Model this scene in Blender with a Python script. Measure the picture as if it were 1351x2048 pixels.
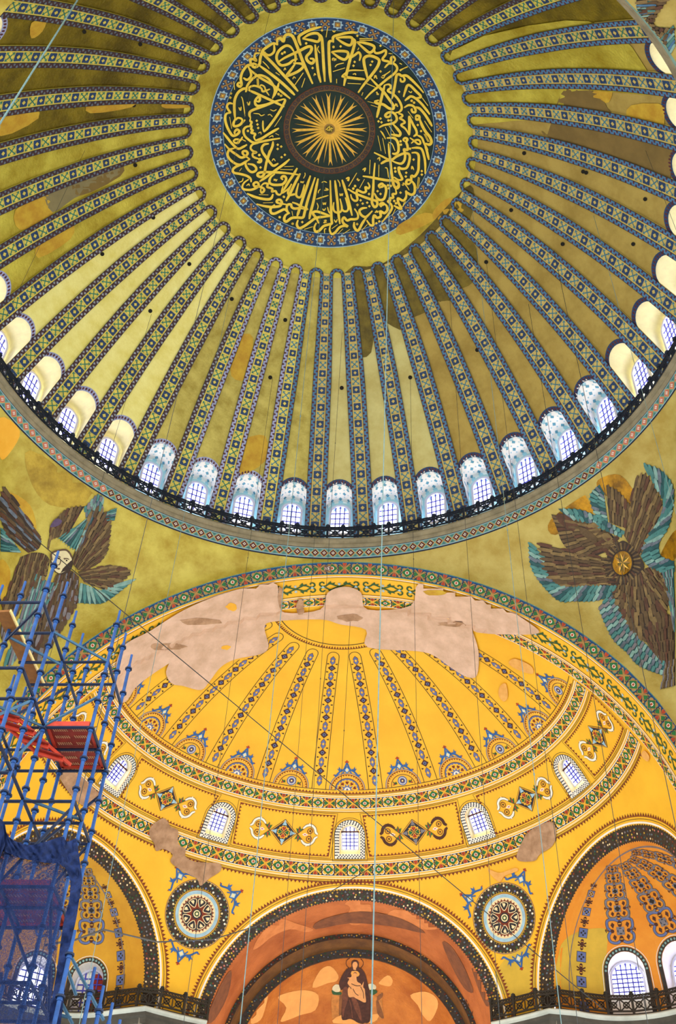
import bpy, math, random
from math import sin, cos, pi, radians, degrees, sqrt, atan2, asin, hypot
from mathutils import Vector as V, Matrix
from mathutils.bvhtree import BVHTree
from mathutils.geometry import delaunay_2d_cdt

for o in list(bpy.data.objects): bpy.data.objects.remove(o)
RND = random.Random(7)
SC = bpy.context.scene
COL = SC.collection

# ------------------------------------------------------------------ camera
F_PX, PIT, YAW, ROL = 2247.38, .834564, -.0936563, .0554531
CAM = V((3.5387, -22.9909, 1.5994))
_F = V((sin(YAW)*cos(PIT), cos(YAW)*cos(PIT), sin(PIT)))
_R = V((cos(YAW), -sin(YAW), 0))
_U = _R.cross(_F)
CR, CU = cos(ROL)*_R + sin(ROL)*_U, -sin(ROL)*_R + cos(ROL)*_U
cd = bpy.data.cameras.new('camera')
co = bpy.data.objects.new('camera', cd)
COL.objects.link(co)
co.matrix_world = Matrix(((CR.x, CU.x, -_F.x, CAM.x), (CR.y, CU.y, -_F.y, CAM.y), (CR.z, CU.z, -_F.z, CAM.z), (0, 0, 0, 1)))
cd.sensor_fit = 'VERTICAL'
cd.sensor_height = 36
cd.sensor_width = 36*1351/2048
cd.lens = F_PX/2048*36
cd.clip_end = 500
SC.camera = co

# ------------------------------------------------------------------ world, lamps, exposure
w = bpy.data.worlds.new('world')
SC.world = w
w.use_nodes = True
w.node_tree.nodes['Background'].inputs[0].default_value = (.95, 1.0, .98, 1)
w.node_tree.nodes['Background'].inputs[1].default_value = 1.75
SC.view_settings.view_transform = 'Standard'
SC.view_settings.look = 'None'
SC.view_settings.gamma = 1
SC.view_settings.use_curve_mapping = False
SC.view_settings.exposure = .3


def lamp(name, kind, loc, aim, power, color, size=1.0, angle=100):
    l = bpy.data.lights.new(name, kind)
    l.energy = power
    l.color = color
    if kind == 'SPOT':
        l.spot_size = radians(angle)
        l.spot_blend = .8
    if kind == 'AREA':
        l.size = size
    else:
        l.shadow_soft_size = size
    o = bpy.data.objects.new(name, l)
    COL.objects.link(o)
    o.location = loc
    o.rotation_euler = (V(aim)-V(loc)).to_track_quat('-Z', 'Y').to_euler()
    o['label'] = name.replace('_', ' ')
    return o


# floodlights standing on the floor and galleries (below the picture)
lamp('apse_floodlight', 'SPOT', (.3, 24, 3), (.3, 36, 29), 3000, (1, .62, .28), .6, 60)
lamp('half_dome_floodlight', 'SPOT', (.2, 6, 3), (.2, 26, 33), 2500, (1, .8, .5), 1.2, 90)

# ------------------------------------------------------------------ materials


def lin(c):
    return tuple(((x/255)/12.92 if x/255 <= .04045 else ((x/255+.055)/1.055)**2.4) for x in c)


PAL = dict(
    # name: colour, roughness, metallic, variation, noise scale, second colour or None, bump
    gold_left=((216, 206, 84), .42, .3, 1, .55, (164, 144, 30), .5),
    gold_lower=((254, 250, 168), .5, .08, 1, .7, (236, 226, 124), .4),  # window sheen on the lower left gores, painted in as a paler gold
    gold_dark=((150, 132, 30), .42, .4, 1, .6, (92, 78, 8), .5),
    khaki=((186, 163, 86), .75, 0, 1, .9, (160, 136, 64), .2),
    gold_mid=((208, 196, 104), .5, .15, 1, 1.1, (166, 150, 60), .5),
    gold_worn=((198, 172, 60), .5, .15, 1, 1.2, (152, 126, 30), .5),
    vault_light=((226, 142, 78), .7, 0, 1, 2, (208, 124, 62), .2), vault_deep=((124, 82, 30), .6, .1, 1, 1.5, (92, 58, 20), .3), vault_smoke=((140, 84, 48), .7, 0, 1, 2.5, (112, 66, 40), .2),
    khaki_pale=((214, 208, 142), .7, .0, 1, .9, (194, 182, 112), .2),
    olive=((128, 112, 34), .55, .2, 1, 1.2, (86, 74, 16), .5),
    grey_patch=((138, 128, 92), .9, 0, .1, 1, None, .1),
    brown_patch=((128, 106, 58), .85, 0, .12, 1, None, .1),
    ochre=((212, 178, 56), .7, 0, 1, 1.6, (190, 146, 38), .2),
    gold_pend=((206, 194, 90), .5, .15, 1, .8, (168, 146, 42), .4),
    gold_pend_r=((198, 184, 108), .6, .08, 1, .7, (170, 148, 66), .3),
    gold_amber=((206, 152, 16), .45, .35, 1, 1.4, (120, 84, 4), .5),
    navy=((22, 62, 112), .6, 0, .2, 3, None, 0), navy_dark=((16, 34, 66), .6, 0, .2, 3, None, 0),
    teal=((70, 132, 136), .6, 0, .2, 3, None, 0), teal_dark=((30, 86, 96), .6, 0, .25, 3, None, 0),
    teal_light=((128, 172, 172), .6, 0, .2, 3, None, 0),
    lilac=((158, 168, 216), .6, 0, .2, 4, None, 0), lilac_dark=((98, 112, 132), .6, 0, .3, 4, None, 0),
    blue=((70, 122, 172), .6, 0, .2, 4, None, 0), blue_deep=((40, 96, 168), .6, 0, .2, 4, None, 0),
    sky=((160, 200, 225), .6, 0, .15, 3, None, 0),
    maroon_dark=((62, 34, 46), .6, 0, .2, 4, None, 0), lilac_grey=((150, 158, 178), .6, 0, .25, 4, None, 0),
    maroon=((84, 34, 50), .6, 0, .2, 4, None, 0), outline=((30, 32, 44), .6, 0, .2, 4, None, 0),
    strip_gold=((222, 206, 96), .5, .15, .15, 3, None, .2), strip_khaki=((206, 184, 104), .65, 0, .12, 3, None, .1),
    green_x=((36, 122, 104), .6, 0, .25, 3, None, 0), blue_x=((56, 124, 150), .6, 0, .25, 3, None, 0),
    field_green=((22, 52, 46), .7, 0, 1, 1.5, (14, 38, 38), .1),
    letter_gold=((250, 214, 70), .4, .1, .1, 2, None, 0),
    ray_gold=((240, 190, 70), .4, .2, .15, 3, None, 0),
    ring_brown=((96, 70, 46), .7, 0, .3, 6, None, 0),
    flower_blue=((170, 205, 228), .6, 0, .1, 3, None, 0), cross_tan=((168, 128, 66), .6, 0, .15, 3, None, 0),
    yellow=((252, 198, 48), .62, 0, 1, .35, (244, 182, 38), .1),
    yellow_soft=((250, 196, 70), .7, 0, 1, .5, (238, 172, 40), .1),
    orange=((246, 164, 44), .65, 0, 1, .4, (232, 140, 24), .1),
    ochre_wall=((226, 170, 44), .7, 0, 1, .5, (206, 146, 30), .1),
    khaki_paint=((214, 178, 62), .75, 0, .1, 1, None, .1),
    plaster=((232, 198, 178), .95, 0, 1, 1.1, (206, 172, 148), .5),
    plaster_rose=((240, 184, 104), .9, 0, 1, 3, (228, 164, 84), .2),
    plaster_tan=((196, 158, 128), .95, 0, 1, 2.2, (160, 124, 96), .5),
    line_black=((34, 30, 28), .7, 0, .15, 4, None, 0), brown=((122, 44, 18), .7, 0, .2, 4, None, 0),
    brown_dark=((78, 36, 24), .7, 0, .2, 4, None, 0),
    green=((16, 104, 52), .6, 0, .2, 4, None, 0), leaf_green=((40, 86, 44), .6, 0, .2, 4, None, 0),
    red=((168, 52, 26), .6, 0, .2, 4, None, 0), cream=((250, 226, 180), .7, 0, .05, 2, None, 0),
    white=((246, 242, 234), .7, 0, .05, 2, None, 0), slate=((96, 112, 168), .6, 0, .15, 4, None, 0),
    slate_grey=((122, 120, 132), .6, 0, .15, 4, None, 0), pink=((206, 120, 112), .6, 0, .15, 4, None, 0),
    mosaic_dark=((62, 48, 40), .6, 0, 1, 5, (32, 26, 26), .2),
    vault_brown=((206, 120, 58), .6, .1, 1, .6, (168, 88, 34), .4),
    apse_gold=((216, 136, 52), .5, .2, 1, .7, (178, 98, 26), .5), apse_plain=((246, 178, 98), .8, 0, .08, 2, None, .1),
    robe=((72, 40, 30), .7, 0, .3, 5, None, 0), robe_light=((112, 66, 46), .7, 0, .3, 5, None, 0),
    skin=((232, 170, 106), .7, 0, .08, 5, None, 0), halo=((240, 178, 84), .5, .2, .1, 5, None, 0),
    throne=((198, 130, 56), .6, 0, .2, 4, None, 0), throne_dark=((134, 84, 40), .6, 0, .2, 4, None, 0),
    feather=((92, 74, 52), .7, 0, .25, 3, None, 0), feather_light=((126, 106, 70), .7, 0, .25, 3, None, 0),
    feather_dark=((54, 42, 38), .7, 0, .2, 3, None, 0), feather_red=((88, 58, 46), .7, 0, .25, 3, None, 0),
    face=((226, 218, 180), .7, 0, .08, 3, None, 0), face_line=((92, 70, 54), .7, 0, .1, 3, None, 0),
    violet=((92, 76, 116), .7, 0, .2, 3, None, 0),
    stone_cornice=((142, 134, 112), .8, 0, .2, 2, None, .2), stone_dark=((74, 70, 62), .8, 0, .2, 2, None, .2),
    marble=((150, 150, 144), .5, 0, .2, .6, None, .1), marble_pale=((188, 192, 184), .5, 0, .15, 1, None, .1),
    wall_grey=((150, 140, 126), .8, 0, .2, .6, None, .1),
    iron=((30, 40, 62), .55, .4, .15, 5, None, 0), iron_brown=((48, 42, 36), .6, .3, .15, 5, None, 0),
    reveal_blue=((176, 218, 230), .7, 0, .05, 2, None, 0), reveal_line=((96, 158, 180), .7, 0, .1, 3, None, 0),
    reveal_cream=((252, 240, 190), .7, 0, .06, 2, None, 0), frame_pale=((214, 214, 240), .6, 0, .05, 3, None, 0),
    muntin=((70, 70, 190), .5, 0, .05, 3, None, 0),  # blue-violet glare fringe of the bright glass, painted into the bar colour
    tube=((34, 82, 150), .45, .3, .25, 6, None, .1), tube_dark=((20, 34, 66), .5, .3, .2, 6, None, .1),
    tube_pale=((70, 110, 140), .45, .3, .2, 6, None, .1),
    deck_red=((150, 40, 24), .6, .1, .25, 6, None, .1), deck_slot=((206, 150, 110), .7, 0, .3, 9, None, 0),
    stair_red=((214, 66, 40), .55, .1, .15, 6, None, .1), plank=((150, 92, 30), .7, 0, .25, 6, None, .1),
    plank_edge=((246, 214, 140), .7, 0, .1, 6, None, .1), net=((18, 40, 92), .9, 0, .35, 14, None, .3),
    rope_pale=((120, 150, 152), .6, .2, .15, 8, None, 0), rope_dark=((58, 60, 62), .6, .2, .2, 8, None, 0),
    hole=((20, 18, 16), .9, 0, 0, 1, None, 0), glass_red=((150, 30, 26), .4, 0, .1, 3, None, 0),
)
_mc = {}


def M(key):
    if key in _mc: return _mc[key]
    m = bpy.data.materials.new(key)
    m.use_nodes = True
    nt = m.node_tree
    b = nt.nodes['Principled BSDF']
    if key == 'daylight':
        b.inputs['Base Color'].default_value = (.8, .85, .9, 1)
        b.inputs['Emission Color'].default_value = (.93, .96, 1, 1)
        b.inputs['Emission Strength'].default_value = 6.0
        b.inputs['Roughness'].default_value = .2
    elif key == 'net_sheer':
        b.inputs['Base Color'].default_value = (*lin((18, 42, 96)), 1)
        b.inputs['Roughness'].default_value = .9
        wv = nt.nodes.new('ShaderNodeTexNoise')
        wv.inputs['Scale'].default_value = 60
        tc = nt.nodes.new('ShaderNodeTexCoord')
        nt.links.new(tc.outputs['Object'], wv.inputs['Vector'])
        rp = nt.nodes.new('ShaderNodeMapRange')
        rp.inputs[1].default_value = .3
        rp.inputs[2].default_value = .7
        rp.inputs[3].default_value = .45
        rp.inputs[4].default_value = .95
        nt.links.new(wv.outputs[0], rp.inputs[0])
        nt.links.new(rp.outputs[0], b.inputs['Alpha'])
    else:
        c, ro, me, var, ns, c2, bump = PAL[key]
        b.inputs['Roughness'].default_value = ro
        b.inputs['Metallic'].default_value = me
        c = lin(c)
        tc = nt.nodes.new('ShaderNodeTexCoord')
        n = nt.nodes.new('ShaderNodeTexNoise')
        n.inputs['Scale'].default_value = ns
        n.inputs['Detail'].default_value = 7
        n.inputs['Roughness'].default_value = .62
        nt.links.new(tc.outputs['Object'], n.inputs['Vector'])
        r = nt.nodes.new('ShaderNodeValToRGB')
        if c2: a, z = lin(c2), c
        else: a, z = tuple(x*(1-var) for x in c), tuple(min(1, x*(1+var)) for x in c)
        r.color_ramp.elements[0].color = (*a, 1)
        r.color_ramp.elements[1].color = (*z, 1)
        r.color_ramp.elements[0].position = .36
        r.color_ramp.elements[1].position = .64
        nt.links.new(n.outputs[0], r.inputs[0])
        nt.links.new(r.outputs[0], b.inputs['Base Color'])
        if bump:
            n2 = nt.nodes.new('ShaderNodeTexNoise')
            n2.inputs['Scale'].default_value = 9
            n2.inputs['Detail'].default_value = 5
            nt.links.new(tc.outputs['Object'], n2.inputs['Vector'])
            bp = nt.nodes.new('ShaderNodeBump')
            bp.inputs['Strength'].default_value = bump
            bp.inputs['Distance'].default_value = .06
            nt.links.new(n2.outputs[0], bp.inputs['Height'])
            nt.links.new(bp.outputs[0], b.inputs['Normal'])
    _mc[key] = m
    return m


# ------------------------------------------------------------------ object helpers
WPOS = {}


def tag(o, label=None, cat=None, group=None, kind=None):
    if label: o['label'] = label
    if cat: o['category'] = cat
    if group: o['group'] = group
    if kind: o['kind'] = kind
    return o


def place(o, parent, origin):
    COL.objects.link(o)
    if parent is not None:
        o.parent = parent
        o.location = origin - WPOS[parent.name]
    else:
        o.location = origin
    WPOS[o.name] = origin.copy()
    return o


def empty(name, origin, parent=None):
    o = bpy.data.objects.new(name, None)
    o.empty_display_size = .3
    return place(o, parent, V(origin))


def obj(name, verts, faces, mats, parent=None, fm=None, origin=None, smooth=False):
    if isinstance(mats, str): mats = [mats]
    if origin is None:
        lo = [min(v[i] for v in verts) for i in range(3)]
        hi = [max(v[i] for v in verts) for i in range(3)]
        origin = V(((lo[0]+hi[0])/2, (lo[1]+hi[1])/2, lo[2]))
    origin = V(origin)
    me = bpy.data.meshes.new(name)
    me.from_pydata([(v[0]-origin[0], v[1]-origin[1], v[2]-origin[2]) for v in verts], [], faces)
    for m in mats: me.materials.append(M(m))
    if fm: me.polygons.foreach_set('material_index', fm)
    if smooth: me.polygons.foreach_set('use_smooth', [True]*len(me.polygons))
    me.update()
    return place(bpy.data.objects.new(name, me), parent, origin)


def cr(pts, n=5, closed=False):
    """Catmull-Rom through the points"""
    P = [V((p[0], p[1])) for p in pts]
    if len(P) < 3: return P
    out = []
    N = len(P)
    for i in range(N if closed else N-1):
        p0 = P[(i-1) % N] if closed or i > 0 else P[0]*2-P[1]
        p1, p2 = P[i], P[(i+1) % N]
        p3 = P[(i+2) % N] if closed or i+2 < N else P[-1]*2-P[-2]
        for k in range(n):
            t = k/n
            out.append(.5*((2*p1)+(p2-p0)*t+(2*p0-5*p1+4*p2-p3)*t*t+(3*p1-p0-3*p2+p3)*t**3))
    if not closed: out.append(P[-1])
    return out


def num(s):
    a = [float(x) for x in s.split()]
    return list(zip(a[::2], a[1::2]))


class Draw:
    """flat painted or inlaid shapes laid on a surface; fn(u,v,offset) -> point"""

    def __init__(s, fn, base=.012, step=.007):
        s.fn, s.v, s.f, s.fm, s.m, s.base, s.step, s.bad = fn, [], [], [], [], base, step, set()

    def mi(s, m):
        if m not in s.m: s.m.append(m)
        return s.m.index(m)

    def pt(s, p, h):
        q = s.fn(p[0], p[1], s.base+s.step*h)
        if q is None:
            s.bad.add(len(s.v))
            q = V((0, 0, 0))
        s.v.append(q)
        return len(s.v)-1

    def poly(s, pts, m, h=1):
        i = [s.pt(p, h) for p in pts]
        s.f.append(i)
        s.fm.append(s.mi(m))

    def fill(s, pts, m, h=1, cell=None):
        """large polygon, filled with interior points so that it follows the surface"""
        P = [V((p[0], p[1])) for p in pts]
        n = len(P)
        vs = list(P)
        if cell:
            x0, x1 = min(p.x for p in P), max(p.x for p in P)
            y0, y1 = min(p.y for p in P), max(p.y for p in P)
            y = y0+cell*.5
            while y < y1:
                x = x0+cell*.5
                while x < x1:
                    c = False
                    j = n-1
                    for i in range(n):
                        if (P[i].y > y) != (P[j].y > y) and x < (P[j].x-P[i].x)*(y-P[i].y)/(P[j].y-P[i].y)+P[i].x: c = not c
                        j = i
                    if c: vs.append(V((x, y)))
                    x += cell
                y += cell
        r = delaunay_2d_cdt(vs, [(i, (i+1) % n) for i in range(n)], [list(range(n))], 1, 1e-6)
        idx = [s.pt(p, h) for p in r[0]]
        k = s.mi(m)
        for f in r[2]:
            s.f.append([idx[i] for i in f])
            s.fm.append(k)

    def strip(s, A, B, m, h=1):
        a = [s.pt(p, h) for p in A]
        b = [s.pt(p, h) for p in B]
        k = s.mi(m)
        for i in range(len(a)-1):
            s.f.append((a[i], a[i+1], b[i+1], b[i]))
            s.fm.append(k)

    def stroke(s, pts, wd, m, h=1, closed=False, taper=0):
        P = [V((p[0], p[1])) for p in pts]
        P = [p for i, p in enumerate(P) if i == 0 or (p-P[i-1]).length > 1e-5]
        n = len(P)
        if n < 2: return
        A, B = [], []
        for i in range(n):
            a = P[(i-1) % n] if closed or i > 0 else P[0]
            b = P[(i+1) % n] if closed or i < n-1 else P[-1]
            t = (b-a)
            if t.length < 1e-6: t = P[min(i+1, n-1)]-P[max(0, min(i, n-2))]
            if t.length < 1e-9: t = V((1, 0))
            t.normalize()
            q = V((-t.y, t.x))
            ww = wd[i] if isinstance(wd, (list, tuple)) else wd
            if taper and not closed:
                e = min(i, n-1-i)/max(1, n-1)
                ww *= min(1, (1-taper)+taper*e*6)
            A.append(P[i]+q*ww/2)
            B.append(P[i]-q*ww/2)
        if closed:
            A.append(A[0])
            B.append(B[0])
        s.strip(A, B, m, h)

    def disc(s, c, r, m, h=1, n=12, ry=None, rot=0):
        ry = ry or r
        s.poly([(c[0]+r*cos(a)*cos(rot)-ry*sin(a)*sin(rot), c[1]+r*cos(a)*sin(rot)+ry*sin(a)*cos(rot)) for a in (2*pi*i/n for i in range(n))], m, h)

    def ring(s, c, r0, r1, m, h=1, n=48, a0=0, a1=2*pi):
        k = max(1, int((r1-r0)/.22))
        if k > 1:
            for j in range(k): s.ring(c, r0+(r1-r0)*j/k, r0+(r1-r0)*(j+1)/k, m, h, n, a0, a1)
            return
        g = [a0+(a1-a0)*i/n for i in range(n+1)]
        s.strip([(c[0]+r0*cos(a), c[1]+r0*sin(a)) for a in g], [(c[0]+r1*cos(a), c[1]+r1*sin(a)) for a in g], m, h)

    def diamond(s, c, r, m, h=1, ry=None):
        ry = ry or r
        if r > .4:
            q = [(c[0]-r, c[1]), (c[0], c[1]-ry), (c[0]+r, c[1]), (c[0], c[1]+ry)]
            s.fill([p_ for a, b in zip(q, q[1:]+q[:1]) for p_ in seg(a, b, 5)[:-1]], m, h, .17)
            return
        s.poly([(c[0]-r, c[1]), (c[0], c[1]-ry), (c[0]+r, c[1]), (c[0], c[1]+ry)], m, h)

    def heart(s, c, z, ang, m, h=1):
        """heart with its point at c, growing in direction ang, length z"""
        H = [(0, 0), (.55, .42), (.85, .46), (1, .3), (.98, .12), (.84, 0), (.98, -.12), (1, -.3), (.85, -.46), (.55, -.42)]
        s.poly([(c[0]+z*(x*cos(ang)-y*sin(ang)), c[1]+z*(x*sin(ang)+y*cos(ang))) for x, y in H], m, h)

    def zig(s, pts, m, size=.13, line=.03, h=1, side=1, dots=None):
        """thin line with a row of stepped triangles on one side"""
        s.stroke(pts, line, m, h)
        P = [V((p[0], p[1])) for p in pts]
        acc = 0
        nxt = size*.6
        for a, b in zip(P, P[1:]):
            L = (b-a).length
            if L < 1e-6: continue
            t = (b-a)/L
            q = V((-t.y, t.x))*side
            while nxt < acc+L:
                c = a+t*(nxt-acc)
                s.poly([c-t*size*.45, c+t*size*.45, c+t*size*.18+q*size*.42, c+q*size*.8, c-t*size*.18+q*size*.42], m, h)
                if dots:
                    c2 = c+t*size*.6+q*size*.75
                    s.diamond(c2, size*.16, m, h)
                nxt += size*1.2
            acc += L

    def build(s, name, parent=None, origin=None):
        if s.bad:      # shapes that run past the edge of their surface end there
            k = [i for i, f in enumerate(s.f) if not any(j in s.bad for j in f)]
            used = sorted({j for i in k for j in s.f[i]})
            mp = {j: i for i, j in enumerate(used)}
            s.v = [s.v[j] for j in used]
            s.fm = [s.fm[i] for i in k]
            s.f = [[mp[j] for j in s.f[i]] for i in k]
        if not s.f: return None
        return obj(name, s.v, s.f, s.m, parent, s.fm, origin)


def seg(p, q, n=8):
    return [(p[0]+(q[0]-p[0])*i/n, p[1]+(q[1]-p[1])*i/n) for i in range(n+1)]


# ------------------------------------------------------------------ picking points of the photograph on built surfaces
SURF = {}


def surf(key, verts, faces):
    SURF[key] = BVHTree.FromPolygons([tuple(v) for v in verts], [tuple(f) for f in faces])


def pray(x, y):
    return (_F*F_PX + CR*(x-675.5) - CU*(y-1024)).normalized()


def pick(x, y, key):
    d = pray(x, y)
    loc, n, i, t = SURF[key].ray_cast(CAM, d)
    if loc is None: return None, None
    if n.dot(d) > 0: n = -n
    return loc, n


def pxfn(key, ox=0, oy=0, s=1):

    def fn(x, y, h):
        l, n = pick(ox+x/s, oy+y/s, key)
        return None if l is None else l+n*h
    return fn


def on_y(x, y, Y):
    d = pray(x, y)
    return CAM + d*((Y-CAM.y)/d.y)


def on_z(x, y, Z):
    d = pray(x, y)
    return CAM + d*((Z-CAM.z)/d.z)


def box(name, c, sx, sy, sz, mat, parent=None, mx=None):
    vs = [V((x*sx/2, y*sy/2, z*sz/2)) for x in (-1, 1) for y in (-1, 1) for z in (-1, 1)]
    if mx is not None: vs = [mx @ v for v in vs]
    vs = [v+V(c) for v in vs]
    return obj(name, vs, [(0, 1, 3, 2), (4, 6, 7, 5), (0, 4, 5, 1), (2, 3, 7, 6), (0, 2, 6, 4), (1, 5, 7, 3)], mat, parent)


def tubemesh(pts, r, n=8, caps=True):
    """verts, faces of a tube along 3-D points (r may be a list)"""
    P = [V(p) for p in pts]
    vs, fs = [], []
    ref = V((.31, .2, .93))
    for i, p in enumerate(P):
        t = (P[min(i+1, len(P)-1)]-P[max(i-1, 0)]).normalized()
        a = t.cross(ref)
        if a.length < .05: a = t.cross(V((1, 0, 0)))
        a.normalize()
        b = t.cross(a)
        rr = r[i] if isinstance(r, (list, tuple)) else r
        vs += [p+a*rr*cos(2*pi*k/n)+b*rr*sin(2*pi*k/n) for k in range(n)]
    for i in range(len(P)-1):
        for k in range(n):
            fs.append((i*n+k, i*n+(k+1) % n, (i+1)*n+(k+1) % n, (i+1)*n+k))
    if caps:
        fs.append(tuple(range(n-1, -1, -1)))
        fs.append(tuple((len(P)-1)*n+k for k in range(n)))
    return vs, fs


class MB:
    """several solid bits gathered into one part"""

    def __init__(s): s.v, s.f, s.fm, s.m = [], [], [], []

    def add(s, vf, m):
        if m not in s.m: s.m.append(m)
        o = len(s.v)
        s.v += vf[0]
        s.f += [tuple(i+o for i in f) for f in vf[1]]
        s.fm += [s.m.index(m)]*len(vf[1])

    def tube(s, pts, r, m, n=6): s.add(tubemesh(pts, r, n), m)

    def bar(s, a, b, wd, th, m, side=V((0, 0, 1))):
        a, b = V(a), V(b)
        t = (b-a).normalized()
        q = t.cross(side).normalized()*wd/2
        p = t.cross(q).normalized()*th/2
        s.add(([a-q-p, a+q-p, a+q+p, a-q+p, b-q-p, b+q-p, b+q+p, b-q+p],
               [(0, 3, 2, 1), (4, 5, 6, 7), (0, 1, 5, 4), (1, 2, 6, 5), (2, 3, 7, 6), (3, 0, 4, 7)]), m)

    def build(s, name, parent=None, origin=None, smooth=False): return obj(name, s.v, s.f, s.m, parent, s.fm, origin, smooth)


def grid_faces(nu, nv, off=0):
    return [(off+i*nv+j, off+(i+1)*nv+j, off+(i+1)*nv+j+1, off+i*nv+j+1) for i in range(nu-1) for j in range(nv-1)]

# ================================================================== MAIN DOME
def Zd(r): return 55.154-.04104*r*r-2.29e-5*r**4


def dome_pt(x, y, h=0):
    r = hypot(x, y)
    g = 2*.04104+4*2.29e-5*r*r
    n = V((-x*g, -y*g, -1)).normalized()
    return V((x, y, Zd(r)))+n*h


ARC = [(5.0, 0.0)]
while ARC[-1][0] < 16.9:
    r = ARC[-1][0]
    ARC.append((r+.05, ARC[-1][1]+hypot(.05, Zd(r+.05)-Zd(r))))


def r_at(v):
    i = min(len(ARC)-2, max(0, int(v/ARC[-1][1]*len(ARC))))
    while i > 0 and ARC[i][1] > v: i -= 1
    while i < len(ARC)-2 and ARC[i+1][1] < v: i += 1
    a, b = ARC[i], ARC[i+1]
    return a[0]+(b[0]-a[0])*(v-a[1])/(b[1]-a[1])


def v_at(r):
    i = min(len(ARC)-2, max(0, int((r-5)/.05)))
    a, b = ARC[i], ARC[i+1]
    return a[1]+(b[1]-a[1])*(r-a[0])/.05


def hw(r):   # half width of a rib with its borders
    for (a, wa), (b, wb) in zip(((5, .26), (6.9, .30), (11, .455), (15.9, .50)), ((6.9, .30), (11, .455), (15.9, .50), (18, .5))):
        if r <= b: return wa+(wb-wa)*(r-a)/(b-a)
    return .5


def bw(r): return .12+.07*min(1, max(0, (r-6.7)/4))   # border width


OPEN_A, SPRING_R, TOP_R, BASE_R = .735, 14.97, 14.57, 16.25
DZ = pi/40*2   # nine degrees


def sector_pt(s, v, h=0):
    """local chart of a gore: s metres sideways, v metres of arc from r = 5; the gore looks along +y"""
    r = r_at(v)
    a = s/r
    return dome_pt(r*sin(a), r*cos(a), h)


dome = empty('ceiling', (0, 0, 42))
tag(dome, 'great gilded dome with forty ribs and a dark green calligraphy medallion', 'dome', kind='structure')

# gores (one mesh, forty copies turned about the axis)
cols = sorted(set([-4.5+9*i/16 for i in range(17)]+[degrees(OPEN_A/15.2)*x for x in (-1, -.92, -.75, -.5, -.25, 0, .25, .5, .75, .92, 1)]))
gv, gf = [], []
NR = 26


def gcol(th, inside):
    s = 15.2*radians(th)
    rb = BASE_R
    if inside and abs(s) <= OPEN_A+1e-6:
        rb = TOP_R+(SPRING_R-TOP_R)*(1-sqrt(max(0, 1-(s/OPEN_A)**2)))
    return [dome_pt(r*sin(radians(th)), r*cos(radians(th))) for r in (5.6+(rb-5.6)*j/(NR-1) for j in range(NR))]


for a, b in zip(cols, cols[1:]):
    ins = abs(15.2*radians((a+b)/2)) < OPEN_A
    o = len(gv)
    gv += gcol(a, ins)+gcol(b, ins)
    gf += grid_faces(2, NR, o)
GORE_ROWS = {}
proto = {}


def dome_copy(key, name, k, mats, ang):
    p = proto[key]
    if not p.get('used'):
        o = p['o']
        p['used'] = 1
    else:
        o = p['o'].copy()
        COL.objects.link(o)
    o.name = name
    o.rotation_euler = (0, 0, ang)
    for i, m in mats.items():
        o.material_slots[i].link = 'OBJECT'
        o.material_slots[i].material = M(m)
    return o


g0 = obj('gore', gv, gf, 'gold_left', dome, origin=(0, 0, 0), smooth=True)
proto['gore'] = dict(o=g0)
# k counts gores to the left of the central far gore
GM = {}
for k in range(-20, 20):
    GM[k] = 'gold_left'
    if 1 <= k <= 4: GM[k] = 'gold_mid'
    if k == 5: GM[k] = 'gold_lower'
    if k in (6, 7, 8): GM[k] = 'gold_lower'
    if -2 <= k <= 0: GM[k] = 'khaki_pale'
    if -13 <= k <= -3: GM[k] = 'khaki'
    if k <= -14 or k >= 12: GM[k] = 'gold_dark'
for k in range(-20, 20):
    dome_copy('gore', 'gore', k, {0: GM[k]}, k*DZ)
allv, allf = [], []
for k in range(-20, 20):
    mx = Matrix.Rotation(k*DZ, 3, 'Z')
    o = len(allv)
    allv += [mx @ v for v in gv]
    allf += [tuple(i+o for i in f) for f in gf]
# include the medallion field
mo = len(allv)
allv += [dome_pt(rr*sin(2*pi*i/48), rr*cos(2*pi*i/48)) for rr in (.01, 2, 4, 5.7) for i in range(49)]
allf += grid_faces(4, 49, mo)
surf('dome', allv, allf)

# ribs: raised strip with serrated squares and crossed arrows
rv, rf = [], []
RS = [6.86+(16.25-6.86)*i/40 for i in range(41)]
for r in RS:
    for s, h in ((-hw(r), 0), (-hw(r)+.03, .07), (hw(r)-.03, .07), (hw(r), 0)):
        a = s/r
        rv.append(dome_pt(r*sin(a), r*cos(a), h))
rf = grid_faces(41, 4)
D = Draw(sector_pt, .078, .006)
D.v, D.f, D.m, D.fm = list(rv), list(rf), ['strip_gold', 'navy', 'green_x'], [0]*len(rf)
v0, v1 = v_at(7.0), v_at(16.2)
per = (v1-v0)/15.5


def serrated(c, z, n=5):
    P = []
    for (dx, dy), (nx, ny) in (((1, 0), (0, -1)), ((0, 1), (1, 0)), ((-1, 0), (0, 1)), ((0, -1), (-1, 0))):
        st = V((-dx+nx, -dy+ny))*z
        for i in range(n):
            a = st+V((dx, dy))*(2*z*i/n)
            m = st+V((dx, dy))*(2*z*(i+.5)/n)
            P += [(c[0]+a.x, c[1]+a.y), (c[0]+m.x+nx*z*.2, c[1]+m.y+ny*z*.2)]
    return P


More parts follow.
